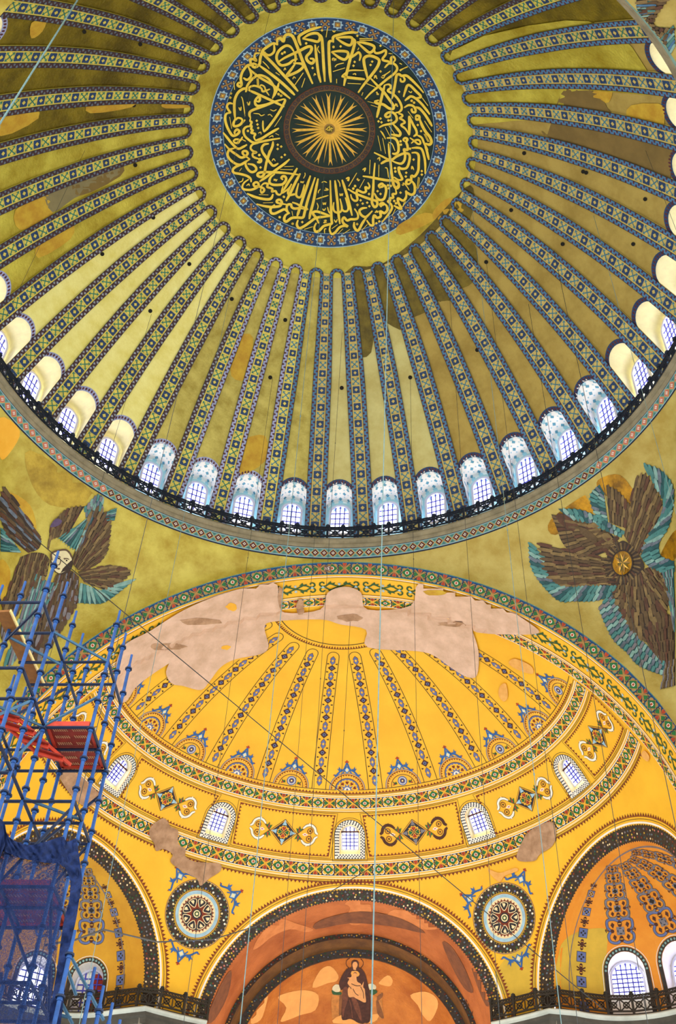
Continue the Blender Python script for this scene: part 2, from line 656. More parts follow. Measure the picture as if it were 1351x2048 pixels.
for i in range(16):
    c = v0+per*(i+.1)
    r = r_at(c)
    z = min(.205, (hw(r)-bw(r))*.62)
    cx = c+per*.5
    D.poly(serrated((0, cx), z), 'navy', 1)
    D.diamond((0, cx), z*.56, 'strip_gold', 2)
    if i < 16.2:
        q = z*1.1
        for sx, sy in ((1, 1), (1, -1)):
            D.stroke([(-q*sx, c-q*sy), (q*sx, c+q*sy)], .05, 'green_x', 1)
        for sx in (1, -1):
            for sy in (1, -1):
                p = (q*sx, c+q*sy)
                D.poly([p, (p[0]-sx*.16, p[1]), (p[0]-sx*.05, p[1]-sy*.05), (p[0], p[1]-sy*.16)], 'green_x', 1)
rib0 = D.build('rib', dome, (0, 0, 0))
proto['rib'] = dict(o=rib0)
for k in range(-20, 20):     # rib between gore k and k+1
    right = -14 <= k <= 0
    dome_copy('rib', 'rib', k, {0: 'strip_khaki' if right else 'strip_gold', 2: 'blue_x' if -13 <= k <= 1 else 'green_x'}, (k+.5)*DZ)

# border running round every gore
D = Draw(sector_pt, .085, .006)
RB = [7.0+(16.25-7.0)*i/46 for i in range(47)]
side = [(r*DZ/2-hw(r)+bw(r)/2, v_at(r)) for r in RB]
tipw = side[0][0]
arc = [(tipw*cos(a), side[0][1]-tipw*1.12*sin(a)) for a in (pi*i/10 for i in range(1, 10))]
path = [(-s, v) for s, v in reversed(side)]
path = list(reversed(side))+arc+[(-s, v) for s, v in side]
widths = [bw(r) for r in reversed(RB)]+[bw(7)]*9+[bw(r) for r in RB]
D.stroke(path, [x+.05 for x in widths], 'outline', 0)
D.stroke(path, widths, 'lilac', 1)
P = [V(p) for p in path]
acc, nxt, fl = 0, .1, 1
for i, (a, b) in enumerate(zip(P, P[1:])):
    L = (b-a).length
    t = (b-a)/L
    q = V((-t.y, t.x))
    while nxt < acc+L:
        c = a+t*(nxt-acc)
        wd = widths[i]
        o = q*fl*wd*.3
        D.poly([c+o-t*.05-q*wd*.2, c+o+t*.05-q*wd*.2, c+o+t*.05+q*wd*.2, c+o-t*.05+q*wd*.2], 'maroon', 2)
        D.poly([c+o*.3-t*.022-q*wd*.18, c+o*.3+t*.022-q*wd*.18, c+o*.3+t*.022+q*wd*.18, c+o*.3-t*.022+q*wd*.18], 'maroon', 2)
        nxt += .15
        fl = -fl
    acc += L
bo = D.build('gore_border', dome, (0, 0, 0))
proto['bo'] = dict(o=bo)
for k in range(-20, 20):
    base = 'lilac'
    mar = 'maroon'
    if -14 <= k <= 1: base = 'blue'
    if k >= 4 or k <= -15: base, mar = 'maroon_dark', 'lilac_grey' if 4 <= k <= 8 else 'lilac_dark'
    dome_copy('bo', 'gore_border', k, {1: base, 2: mar}, k*DZ)

# plain gold collar between the ribs and the medallion
D = Draw(lambda x, y, h: dome_pt(x, y, h), .012, .004)
D.ring((0, 0), 5.6, 7.05, 'gold_left', 0, 120)
D.build('gold_collar', dome)

# repairs and stains of other colours on the gores
DPATCH = [
    ('grey_patch', '92 378 168 338 238 312 240 345 200 372 148 396 104 424'), ('brown_patch', '150 352 236 328 240 352 156 392'),
    ('ochre', '30 420 90 385 104 424 100 440 40 460'), ('ochre', '78 480 142 448 140 478 76 516'),
    ('ochre', '180 205 262 196 262 214 180 226'), ('ochre', '0 218 58 208 76 236 0 272'),
    ('ochre', '62 45 92 36 84 62 62 76'), ('ochre', '326 206 380 204 380 214 330 216'),
    ('ochre', '478 672 506 676 492 756 462 752 466 708'), ('ochre', '490 878 530 872 532 920 480 950 484 900'),
    ('ochre', '280 905 302 882 318 890 296 932'),
    ('olive', '690 545 760 530 840 470 905 400 940 370 950 402 942 432 930 470 952 496 950 560 905 585 900 600 862 605 850 625 812 640 800 660 752 640 742 705 710 700'),
    ('gold_left', '905 100 1130 40 1240 70 1300 150 1330 190 1180 180 1130 190 1128 235 1100 240 1040 240 905 238'),
    ('brown_patch', '1095 268 1120 190 1150 172 1200 190 1230 232 1351 300 1351 395 1240 350 1150 320 1085 262'),
    ('ochre', '1182 186 1224 166 1218 204 1190 198'), ('ochre', '1262 210 1340 214 1338 280 1260 248'),
    ('ochre', '870 440 930 420 900 395 868 420'), ('ochre', '800 470 868 440 850 425 796 450'),
]
for m, s in DPATCH:
    D = Draw(pxfn('dome'), .022, .004)
    D.fill(cr(num(s), 3, True), m, 1, 14)
    D.build('repair_patch', dome)
# small putlog holes
D0 = num('168 63 280 88 403 124 147 212 267 210 370 207 150 370 270 330 306 435 204 508 300 622 378 528 540 755 683 776 820 755 694 560 672 430 1036 186 983 53 984 186 1155 182 1048 306 1166 343 1294 305 1290 398 1266 488 1022 420 1125 488 972 524 880 599 897 597 954 700 1172 345 570 640 463 598 880 520')
for x, y in D0:
    l, n = pick(x, y, 'dome')
    if l is None: continue
    D = Draw(pxfn('dome', x-10, y-10), .02, .004)
    D.disc((10, 10), 4.2, 'hole', 1, 10)
    D.build('putlog_hole', dome)

# ---------------------------------------------------------------- medallion


def mfn(x, y, h): return dome_pt(x-.08, y-.06, h)


md = Draw(mfn, .02, .006)
for r0, r1, m in ((.0, 1.97, 'field_green'), (1.97, 2.25, 'ring_brown'), (2.25, 5.12, 'field_green'), (5.12, 5.72, 'navy'), (5.72, 5.76, 'sky')):
    for j in range(4):
        a, b = r0+(r1-r0)*j/4, r0+(r1-r0)*(j+1)/4
        md.ring((0, 0), max(a, .01), b, m, 0, 90)
medal = md.build('medallion', dome)
D = Draw(mfn, .026, .006)
D.ring((0, 0), 5.11, 5.13, 'sky', 1, 90)
for i in range(30):
    for t in (0, 1):
        a = 2*pi*(i+.5*t)/30+.03
        ca, sa = cos(a), sin(a)

        def L(x, y): return (ca*(5.42+y)-sa*x, sa*(5.42+y)+ca*x)
        if t == 0:
            P = []
            for q in range(16):
                rr = .27 if q % 2 == 0 else .19
                b = 2*pi*q/16
                P.append(L(rr*cos(b), rr*sin(b)))
            D.poly(P, 'flower_blue', 1)
            D.poly([L(-.13, -.13), L(.13, -.13), L(.13, .13), L(-.13, .13)], 'navy_dark', 2)
            D.poly([L(-.11, -.11), L(.11, -.11), L(.11, .11), L(-.11, .11)], 'cross_tan', 3)
            D.poly([L(-.05, 0), L(0, -.05), L(.05, 0), L(0, .05)], 'letter_gold', 4)
        else:
            for b in (pi/4, 3*pi/4):
                c, s_ = cos(b), sin(b)
                D.stroke([L(-.27*c, -.27*s_), L(.27*c, .27*s_)], .07, 'cross_tan', 1)
                for g in (-1, 1):
                    e = (.22*c*g, .22*s_*g)
                    D.stroke([L(e[0]-.08*s_, e[1]+.08*c), L(e[0]+.08*s_, e[1]-.08*c)], .06, 'cross_tan', 2)
            for b in range(4):
                D.disc(L(.17*cos(b*pi/2), .17*sin(b*pi/2)), .035, 'flower_blue', 1, 8)
D.build('flower_band', medal)
D = Draw(mfn, .026, .006)
for i in range(52):
    a = 2*pi*i/52
    D.ring((2.11*cos(a), 2.11*sin(a)), .055, .085, 'navy_dark', 1, 10)
D.ring((0, 0), 1.96, 1.98, 'cross_tan', 1, 80)
D.ring((0, 0), 2.23, 2.25, 'brown', 1, 80)
D.build('chain_ring', medal)
D = Draw(mfn, .03, .006)
for i in range(32):
    a = 2*pi*i/32+.03
    ca, sa = cos(a), sin(a)

    def L(x, y): return (ca*y-sa*x, sa*y+ca*x)
    if i % 2 == 0:
        D.poly([L(-.05, .22), L(.05, .22), L(.07, 1.6), L(.11, 1.86), L(0, 1.62), L(-.11, 1.86), L(-.07, 1.6)], 'ray_gold', 1)
    else:
        D.poly([L(-.05, .22), L(.05, .22), L(.035, 1.0), L(0, 1.76), L(-.035, 1.0)], 'ray_gold', 2)
D.disc((0, 0), .27, 'olive', 3, 24)
D.ring((0, 0), .2, .27, 'cross_tan', 4, 24)
for i in range(18):
    rr, a = .17*sqrt(RND.random()), i*2.4
    D.disc((rr*cos(a), rr*sin(a)), .03, 'letter_gold', 5, 7)
D.build('sunburst', medal)

# the inscription, stroke by stroke: (origin x, y, scale), thick strokes 'width: x y ...', squares, dots
SCRIPT = [
 ((440, 50, 6.141), ['36:1240 15 1100 55 980 120 965 170 990 245', '34:1010 160 1100 105 1190 95 1225 140 1200 195 1120 180 1010 160', '36:1200 95 1245 150 1260 300 1270 480 1285 690',
  '34:1165 230 1185 420 1205 580 1235 700', '38:700 240 700 170 740 155 775 190 790 130 840 105 895 140 950 270 1010 430 1080 590 1135 715',
  '34:905 320 860 260 800 250 720 310 690 390 715 460 760 490 840 470 890 430 950 410', '30:905 320 925 380 920 450',
  '36:715 445 800 390 960 315 1070 260 1120 265 1110 320 1060 380 1070 430 1120 465 1150 440 1140 410 1100 405', '34:895 460 1000 470 1015 510 940 570 820 615 870 540 925 460',
  '34:690 230 650 215 560 270 520 310 490 400 480 470 430 510 395 495 410 465 470 490', '30:660 220 660 320 600 365 545 340 550 320', '36:510 340 620 440 760 590 880 720 955 810',
  '36:480 490 600 580 740 690 850 790 915 855', '32:490 335 430 345 420 390 440 430 400 410 365 420 375 480 330 490 270 570 250 650 260 720 240 750 210 730 230 700 270 740',
  '30:340 500 370 560 375 620 330 665 280 640', '30:370 545 470 630 640 730 760 820 860 900', '30:310 820 330 740 400 650 480 610 570 640 630 700 670 790 640 900',
  '26:360 800 355 760 420 740 500 770 520 810 560 800 610 780', '20:480 760 500 730 540 750 560 800 600 860', '28:720 700 690 800 650 880',
  '12:165 685 175 790', '12:520 440 570 490 600 530', '14:1020 580 915 730', '12:1040 645 1000 760', '12:1320 20 1300 140', '12:1210 250 1195 290 1225 340', '14:450 650 455 740', '14:465 650 470 740', '12:680 575 730 610', '12:780 550 795 520 805 545', '12:890 660 905 630 925 650', '12:1150 620 1160 590 1175 610'],
  '920 92 1250 58 1135 522 130 835 122 888', '1055 218 760 345 790 328 485 305 715 842 745 862'),
 ((650, 50, 6.141), ['34:405 85 300 85 180 110 100 140 100 210', '36:100 190 50 200 45 300 50 450 60 600 70 700', '34:130 150 250 140 330 150 325 220 290 240 220 210 130 150', '36:330 150 365 190 345 290 310 400 280 520 250 640 230 740',
  '34:75 320 180 310 270 320 280 370 240 415 170 390 75 320', '30:280 330 300 395 360 365 410 330 435 370 420 435', '14:420 160 590 160', '14:420 180 585 180', '34:390 200 480 210 590 245 600 290 550 330 490 290 390 200',
  '30:600 250 615 330 680 330 740 300 745 350 705 415 780 440 830 460', '30:830 460 860 420 840 385 810 400 820 450 870 490 885 540 840 600 760 660 660 745 560 830 490 905', '24:830 470 780 470 730 520',
  '36:405 825 480 720 560 620 640 510 665 430 620 390 540 370 480 400 480 480 510 600 520 650', '34:490 660 350 645 200 625', '20:200 625 240 590 310 550 480 550', '16:275 710 440 718', '16:95 565 245 520', '16:510 710 610 755',
  '14:90 60 110 75 125 60', '14:90 430 90 405 110 400 110 430 130 405 130 430', '14:120 510 150 480 230 460', '12:140 655 140 710', '12:465 820 450 860', '14:600 650 615 625 630 640 640 655', '14:700 620 740 600 800 560', '14:920 560 960 530 1015 505', '14:400 300 415 270', '14:340 600 370 590 375 610', '14:780 340 820 345', '14:915 460 945 475'],
  '395 125 190 255 680 248 680 565 578 443 558 485 362 447 348 494', '102 262'),
 ((440, 170, 8.444), ['46:430 110 440 60 380 60 300 120 250 220 235 330 240 470 250 560', '44:250 560 220 650 240 690 320 670 420 580', '34:260 590 290 550 350 560 370 600 340 640', '44:470 75 600 130 750 200 920 280 1080 360',
  '44:1080 225 920 270 780 320 640 345 590 310 590 250 640 190 670 220 650 270 600 260', '44:1080 225 1090 270 1000 440 900 590 800 720 735 790', '30:735 790 720 700 720 595', '44:900 290 700 360 520 430 490 490 510 550',
  '38:510 550 500 600 530 620 510 670 530 690 520 740 550 760 520 800 590 820 570 870 590 930', '44:590 930 690 900 800 830 900 770 990 720', '40:540 690 440 700 390 760 410 850 480 920 570 970 700 950 850 920 1010 895',
  '38:210 310 150 300 110 350 140 420 180 460', '44:180 460 100 480 80 570 110 690 160 790 210 850 280 830 320 780 280 745 240 790 250 840', '42:45 795 120 890 210 1000 300 1070 380 1040 450 1000',
  '36:210 940 260 910 320 920 300 970 250 970 215 940', '30:280 960 340 930 375 865', '26:340 900 430 945', '42:70 990 160 1090 270 1170 350 1220 420 1200 460 1150 430 1110 380 1120 390 1170 500 1250',
  '42:240 1060 150 1090 120 1170 160 1250 250 1320 340 1340 430 1290 450 1270', '38:640 975 540 1000 510 1060 550 1110 610 1130 550 1150 550 1200 610 1230 650 1240', '50:620 1300 680 1290 680 1250 640 1260',
  '44:890 945 880 1030 830 1150 780 1300 770 1350', '42:820 985 740 1000 700 1060 720 1140 780 1230 860 1330', '18:350 185 375 240 400 400 415 520', '18:155 530 190 730', '24:450 280 480 330 500 270', '24:310 370 340 420 350 360',
  '16:840 405 900 430 950 405', '16:560 470 650 480 690 510 750 490', '16:800 500 840 490 880 530', '20:1035 520 915 700', '16:640 810 680 790 690 830', '16:820 880 880 850 890 880', '16:930 810 990 840', '16:870 1280 900 1240 930 1280'],
  '180 135 168 205 615 598 628 660 640 720 970 1005 1028 1035 968 1075 1090 1175 1035 1215', '985 148 1028 172 465 770 658 1178'),
 ((710, 130, 7.947), ['42:1090 435 1000 330 880 210 810 160 740 165 700 140 660 160 640 270 610 430 600 480 580 535', '34:760 170 790 220 770 255 730 250 720 200', '42:770 500 800 400 830 320 880 320 970 410 1040 480 1030 510 970 515',
  '40:790 560 840 520 890 490 960 520 1050 600 1140 710 1190 780', '38:780 670 850 630 920 640 960 690 960 740 920 740 900 700 920 690', '42:960 660 1030 690 1110 780 1180 890 1225 970', '42:960 830 980 800 1020 810 1020 850 980 860 960 830',
  '46:1020 830 1060 940 1120 1050 1190 1140 1215 1220 1180 1260 1120 1240', '46:860 800 865 900 860 1110', '38:870 810 920 930 970 1020 980 1090 930 1130', '34:860 1110 800 1010 730 950 790 910 760 870 710 840 750 810 740 780 690 770',
  '40:380 990 460 950 600 920 660 870 650 800 600 750 530 750 480 790 500 820 550 810 560 770', '44:345 830 370 730 400 600 440 430 470 310', '38:470 310 540 300 570 350 520 400 600 450 680 530 730 620 740 690 700 740 640 750',
  '44:250 205 340 300 440 400 530 520 610 640 600 690 540 680 450 620 350 600 320 570 380 550', '42:600 930 680 1020 720 1080 700 1120 640 1110 570 1100', '34:990 1110 1060 1150 1100 1240 1160 1351', '32:870 1150 940 1200 1000 1250 1040 1240 1020 1190 960 1190 890 1240',
  '20:1065 510 1160 640', '20:1105 880 1220 1060', '18:1095 1090 1160 1220', '18:1115 1090 1180 1220', '18:840 730 925 840', '18:480 980 555 1125', '18:540 960 640 1105', '16:400 1040 440 1080 485 1170', '18:300 170 330 160 340 200', '18:330 430 350 425 350 460 370 450 370 470', '18:640 600 640 640 660 610 670 650 685 640', '16:200 570 320 600', '16:250 630 360 665', '16:410 180 450 200 480 150 565 80', '16:700 75 760 50 840 20', '16:850 405 890 430 905 405', '20:180 285 320 345'],
  '700 418 405 95 405 845 372 890 420 905 998 948 1050 1045', '900 562 938 592 530 875 572 872'),
 ((440, 300, 8.444), ['42:500 150 430 190 350 240 260 280 210 330 230 380 330 400 440 430 510 480 520 540', '42:430 190 430 260 480 340 540 370 600 340 600 290 550 245 460 230',
  '40:480 490 400 550 370 620 400 660 500 670 580 650 640 610 640 560 600 540 560 570 580 610 640 610 720 640 740 680 700 720 680 680 690 640', '38:690 600 740 560 800 570 790 620 850 640 880 660 870 700 930 690 960 740 1010 750 1050 690',
  '44:450 730 560 780 680 815 800 830 860 810 890 740', '44:610 910 720 940 850 960 950 955 1010 940 1040 890 1010 840 960 850 970 890 1120 920', '44:920 920 850 990 860 1060 920 1070 1010 1030 1090 1000 1150 1070',
  '44:1170 150 1080 230 970 310 860 390 750 470 660 530', '44:830 0 790 150 760 300 740 400 690 450 630 430 640 390 720 370 850 370 1000 375 1150 390 1340 415', '42:700 0 770 110 850 220 900 260 980 220',
  '44:920 400 850 460 830 540 880 580 980 585 1060 570 1110 500 1100 450 1060 440 1030 470 1060 500', '44:1300 300 1230 420 1150 540 1060 690', '30:1210 570 1150 650 1050 720 1040 690 1060 600', '46:1351 390 1270 540 1190 710 1110 860',
  '18:360 300 320 355', '18:385 470 370 520 310 545', '18:440 600 480 570 490 605', '18:650 750 810 755', '18:720 890 890 885', '18:1080 275 1240 270', '20:1010 325 1225 330', '18:910 480 910 510 935 490 940 520 965 490', '18:1210 1030 1225 1110'],
  '680 290', '1075 790 1003 1132 1222 1243'),
 ((560, 340, 8.444), ['38:410 240 370 400 330 460 280 440 270 380 310 220', '38:275 400 220 410 160 420 130 370 190 230', '46:510 90 440 300 380 480 310 700 285 775', '46:590 120 530 300 460 520 410 720 380 800 280 800 190 810 100 870 65 830 90 760 160 720',
  '46:640 140 600 330 560 530 510 720 490 830', '42:200 545 280 570 360 620 460 660 350 640 240 650 190 620 180 580 120 590 110 660 150 740', '44:300 840 280 920 320 980 400 950 500 880 600 810 720 790 840 780', '44:840 770 720 730 620 700 560 710 560 750 610 810 650 900',
  '44:610 890 575 970 600 1040 660 1020 730 950 810 920 870 900 865 830 860 700 855 500 845 170', '44:925 170 945 340 970 560 985 740 1010 910', '36:905 540 895 640 920 700 980 720 1030 690 1040 620 1010 480', '44:1045 160 1100 330 1160 540 1215 770',
  '36:1040 640 1070 690 1130 690 1150 620 1100 460', '42:850 920 835 1010 870 1080 930 1050 1000 970 1080 940 1140 950 1070 900 1050 840 1080 800 1130 850 1190 830 1260 830 1310 810 1310 740 1255 650', '24:800 620 820 700 860 750',
  '22:605 490 700 460 815 425', '20:405 1000 550 955', '16:620 550 640 610 625 670', '16:345 180 350 210 370 190 380 215 400 180', '18:720 540 730 580 750 550 760 580 775 540', '20:715 650 740 680 770 640', '20:1005 390 1015 430 1035 400 1045 430 1060 390', '20:910 835 940 880 965 830', '20:1290 50 1155 275', '18:970 160 1005 220 1010 280', '18:640 390 650 350 680 320', '22:740 340 810 330 760 300', '18:870 990 970 920', '16:970 1080 1060 990', '16:1060 1080 1180 1000', '18:1110 150 1160 130 1130 180', '18:750 1070 750 1000 780 990', '20:735 850 780 850 735 890 790 880', '16:700 210 740 190 790 210', '16:415 40 420 80 390 140'],
  '372 878 1305 588 1300 915', '208 905 60 450'),
 ((650, 330, 8.444), ['44:380 400 500 470 640 530 780 580 870 610 880 670 840 710 800 660 790 590 810 420 820 200 842 -40', '44:635 185 750 200 900 230 1050 255 1170 260 1240 310 1240 370 1200 390 1160 330 1130 200 1120 60',
  '40:720 290 750 350 730 390 680 370 690 440 640 460 570 430 540 420 530 490 545 580 500 600 450 560 430 490', '42:910 380 980 350 960 310 910 340 930 390', '44:960 310 1020 360 1030 450 1000 560 940 590 880 560 830 470',
  '40:1190 400 1200 480 1140 490 1150 550 1090 560 1100 600 1060 610 1110 660 1130 720 1090 800 1030 880 960 965', '42:930 690 990 660 970 640 930 660 950 710', '44:980 640 1040 690 1050 760 1000 810 930 780 940 860 880 890 830 850 810 920 810 1010 760 1010 700 930',
  '42:710 720 630 730 580 770 600 830 650 870 700 870 800 770', '44:700 880 630 980 570 1090 530 1100 490 1040 490 960', '20:535 130 400 360', '20:665 235 580 390', '20:755 0 750 150', '20:910 0 905 195', '20:535 250 550 225 560 260 585 240', '20:840 790 850 800 870 770 880 800 900 770', '18:715 1000 620 1100', '20:1190 735 1130 860', '20:1340 620 1310 700', '30:350 230 400 210 390 270'],
  '740 487 885 438 935 485 598 593 633 648 710 633 545 668 747 695 540 995 865 982 915 950 1275 465', '505 352 475 395 1062 340 1110 350 1078 390 1168 605 1198 645'),
 ((720, 260, 8.444), ['44:450 130 570 130 630 190 650 290 640 370 590 400 540 390', '42:235 375 350 430 510 500 620 440 740 390 820 400 840 460 820 570 780 640 700 650 650 630 660 710 700 790 710 830 650 840 570 790',
  '42:530 510 620 550 700 560 750 500 760 400 740 320 800 330 800 260 780 200 800 150 760 130 730 160 760 190', '42:480 220 490 350 510 500 530 700 550 830 560 910 610 970 650 930 640 870 560 850', '42:350 565 430 520 510 500', '40:870 300 970 295 1040 320 1080 430 1100 560 1100 740',
  '44:870 380 950 380 990 430 990 560 980 690 920 780 870 770 860 840 800 840 780 890 820 910 870 870', '44:870 850 920 930 920 1050 870 1090 800 1060 770 1020', '42:770 1020 780 1120 730 1190 640 1150 650 1230 690 1300 690 1330 620 1300 570 1270', '42:1100 240 1130 350 1165 500',
  '18:300 90 355 350', '18:380 130 430 395', '18:170 500 160 740', '18:320 580 315 785', '18:420 630 460 650 480 800', '22:985 790 960 985', '14:1005 800 985 985', '18:480 200 540 230 590 350', '24:40 670 90 640 70 700', '24:870 660 880 610 910 670', '18:700 920 730 930 730 890 790 950 830 1015', '20:775 1200 720 1295', '20:290 490 330 460 330 520', '18:350 20 430 150'],
  '905 495 780 718 773 783 1043 690 1043 750 683 1055', '683 185 690 243 843 312 588 640 595 697'),
]
D0_ = Draw(None)
ins = None
for (ox, oy, s), strokes, sq, dots in SCRIPT:
    D = Draw(pxfn('dome', ox, oy, s), .035, .004)
    for i, t in enumerate(strokes):
        wd, pts = t.split(':')
        wd = float(wd)
        D.stroke(cr(num(pts), 5), wd, 'letter_gold', i % 5, taper=.45 if wd > 15 else .2)
    for x, y in num(sq): D.poly([(x-24*s/8.4, y), (x, y-24*s/8.4), (x+24*s/8.4, y), (x, y+24*s/8.4)], 'letter_gold', 1)
    for x, y in num(dots): D.disc((x, y), 22*s/8.4, 'letter_gold', 1, 12)
    if ins is None: ins = D0_
    o = len(ins.v)
    for mm in D.m: ins.mi(mm)
    ins.v += D.v
    ins.f += [[i+o for i in f] for f in D.f]
    ins.fm += [ins.mi(D.m[i]) for i in D.fm]
tag(ins.build('inscription', medal), 'golden calligraphic inscription circling the sunburst')

# ---------------------------------------------------------------- windows


def arch_top(s, half, rise=None): return (rise or half)*sqrt(max(0, 1-(s/half)**2))


def window(root, C, right, up, out, half, hrect, ncol, nrow, style='arch', frame='frame_pale', gl=None):
    """glazed arched window: frame, muntins, panes; C is the middle of the sill on the glass plane"""
    C, right, up, out = V(C), V(right), V(up), V(out)

    def P(s, t, d=0): return C+right*s+up*t+out*d
    mb = MB()
    outl = [(-half, 0), (-half, hrect)]+[(half*cos(a), hrect+half*sin(a)) for a in (pi-pi*i/14 for i in range(1, 14))]+[(half, hrect), (half, 0)]
    fr = half*(.2 if style == 'steps' else .12)
    inn = [(s*(half-fr)/half, max(t*(1-fr/(hrect+half)), fr*.7)) for s, t in outl]
    vs, fs = [], []
    for o_, i_ in zip(outl, inn): vs += [P(*o_, 0), P(*o_, -.12), P(*i_, -.12), P(*i_, 0)]
    n = len(outl)
    for i in range(n-1):
        for a in range(4): fs.append((i*4+a, i*4+(a+1) % 4, (i+1)*4+(a+1) % 4, (i+1)*4+a))
    fs += [((n-1)*4+1, 1, 2, (n-1)*4+2), ((n-1)*4, 0, 1, (n-1)*4+1)]
    obj('frame', vs, fs, frame, root)
    hi = half-fr
    cw = 2*hi/ncol
    tot = hrect+hi-fr
    mb = MB()
    for c in range(ncol):
        x0, x1 = -hi+c*cw, -hi+(c+1)*cw
        xc = (x0+x1)/2
        top = hrect+arch_top(xc, hi)*.92
        if style == 'steps': top = hrect+hi*(.86 if 0 < c < ncol-1 else .42)
        if c: mb.bar(P(x0, fr*.7, -.03), P(x0, hrect+arch_top(x0, hi), -.03), .06, .06, 'muntin', out)
        rh = (tot-fr*.7)/nrow
        for r_ in range(nrow):
            y0, y1 = fr*.7+r_*rh, fr*.7+(r_+1)*rh
            if y0 > top-.08: break
            last = y1 > top-rh*.45
            g = .028
            if last and (style == 'steps' or y1 > hrect):
                y1 = top
                if style == 'steps':
                    rr = cw/2-g
                    pts = [(x0+g, y0+g), (x1-g, y0+g)]+[(xc+rr*cos(a), y1-rr+rr*sin(a)) for a in (pi*i/6 for i in range(7))]
                else:
                    pts = [(x0+g, y0+g), (x1-g, y0+g)]+[(x1-g-(cw-2*g)*i/5, max(y0+.06, min(fr*.7+(r_+1)*rh-g, hrect+arch_top(x1-g-(cw-2*g)*i/5, hi)-g))) for i in range(6)]
            else:
                pts = [(x0+g, y0+g), (x1-g, y0+g), (x1-g, y1-g), (x0+g, y1-g)]
            m = len(pts)
            mat = gl(c, r_) if gl else 'daylight'
            obj('pane', [P(a, b, -.012) for a, b in pts]+[P(a, b, .012) for a, b in pts],
                [tuple(range(m)), tuple(range(2*m-1, m-1, -1))]+[(i, i+m, (i+1) % m+m, (i+1) % m) for i in range(m)], mat, root)
            if r_: mb.bar(P(x0, y0, -.03), P(x1, y0, -.03), .055, .055, 'muntin', out)
    if mb.v: mb.build('muntin_grid', root)
    return root


ORD = ["", "first", "second", "third", "fourth", "fifth", "sixth", "seventh", "eighth", "ninth", "tenth", "eleventh", "twelfth", "thirteenth", "fourteenth"]
WR = 15.97
NWIN = 0
for k in range(14, -14, -1):
    NWIN += 1
    a = k*DZ
    out = V((-sin(a), cos(a), 0))
    tn = V((cos(a), sin(a), 0))

    def W(s, r, z): return out*r+tn*s+V((0, 0, z))
    root = empty('window_%d' % NWIN, W(0, WR, 43.0))
    pos = 'at the centre of the far side' if k == 0 else '%s %s of the centre' % (ORD[abs(k)], 'left' if k > 0 else 'right')
    cream = k >= 5 or k <= -7
    tag(root, 'arched dome window with %s soffit, %s' % ('plain cream' if cream else 'patterned pale blue', pos), 'window', 'windows round the foot of the dome', 'structure')
    # reveal: from the cut in the dome to the glass plane
    outl = []
    for i in range(9): outl.append((-OPEN_A, BASE_R+(SPRING_R-BASE_R)*i/8))
    for i in range(1, 20):
        b = pi-pi*i/20
        outl.append((OPEN_A*cos(b), SPRING_R-(SPRING_R-TOP_R)*sin(b)))
    for i in range(9): outl.append((OPEN_A, SPRING_R+(BASE_R-SPRING_R)*i/8))
    vs, fs = [], []
    for s, r in outl:
        z = Zd(hypot(s, r))
        f = min(1, max(0, (z-44.4)/1.0))
        vs += [W(s, r, z), W(s*1.0, max(WR+.02, r), z+.1*f)]
    m = len(outl)
    fs = [(2*i, 2*i+1, 2*i+3, 2*i+2) for i in range(m-1)]
    fs.append([2*i+1 for i in range(m)])
    rv_ = obj('reveal', vs, fs, 'reveal_cream' if cream else 'reveal_blue', root)
    # curved lattice painted on the soffit
    if not cream:
        def sf(u, v, h):
            j = min(m-2, max(0, int(u)))
            f = u-j
            A = vs[2*j].lerp(vs[2*j+2], f)
            B = vs[2*j+1].lerp(vs[2*j+3], f)
            c = A.lerp(B, v)
            cen = W(0, 15.4, 44.0)
            return c+(cen-c).normalized()*h
        D = Draw(sf, .012, .004)
        for q in range(0, m+10, 4):
            for sg in (1, -1):
                p = [(q-5+10*t/8 if sg > 0 else q+5-10*t/8, .04+.9*t/8) for t in range(9)]
                p = [x for x in p if 4 <= x[0] <= m-5]
                if len(p) > 2: D.stroke(p, [.05 if False else .28]*len(p), 'white', 1)
        for q in range(6, m-6, 4):
            for j, vv in enumerate((.22, .5, .78)):
                uu = q+(2 if j % 2 else 0)
                if uu < m-6: D.poly([(uu-.9, vv), (uu, vv-.09), (uu+.9, vv), (uu, vv+.09)], 'reveal_line', 2)
        D.build('soffit_pattern', root)
    window(root, W(0, WR-.03, 42.95), tn, V((0, 0, 1)), out, .56, 1.66, 4, 5, 'steps')
    # painted rim round the opening
    D = Draw(lambda s, r, h: W(s, r, Zd(hypot(s, r)))+V((-out.x*.6, -out.y*.6, -.8)).normalized()*h, .02, .006)
    po = [(-OPEN_A-.07, 15.9), (-OPEN_A-.07, SPRING_R)]+[((OPEN_A+.07)*cos(b), SPRING_R-(SPRING_R-TOP_R+.06)*sin(b)) for b in (pi-pi*i/16 for i in range(1, 16))]+[(OPEN_A+.07, SPRING_R), (OPEN_A+.07, 15.9)]
    D.stroke(po, .15, 'navy' if k < 2 else 'lilac', 1)
    for i in range(2, len(po)-2):
        D.disc((po[i][0]*.99, po[i][1]), .05, 'maroon', 2, 6)
    D.build('rim', root)

# ================================================================== CORNICE, RAILING
RCX, RCY = .3, .15


def ring_pt(r, z, a):   # a from the far axis, positive to the right
    r += .7*max(0, -cos(a))*max(0, -sin(a))
    return V((RCX+r*sin(a), RCY+(r-.65)*cos(a), z))


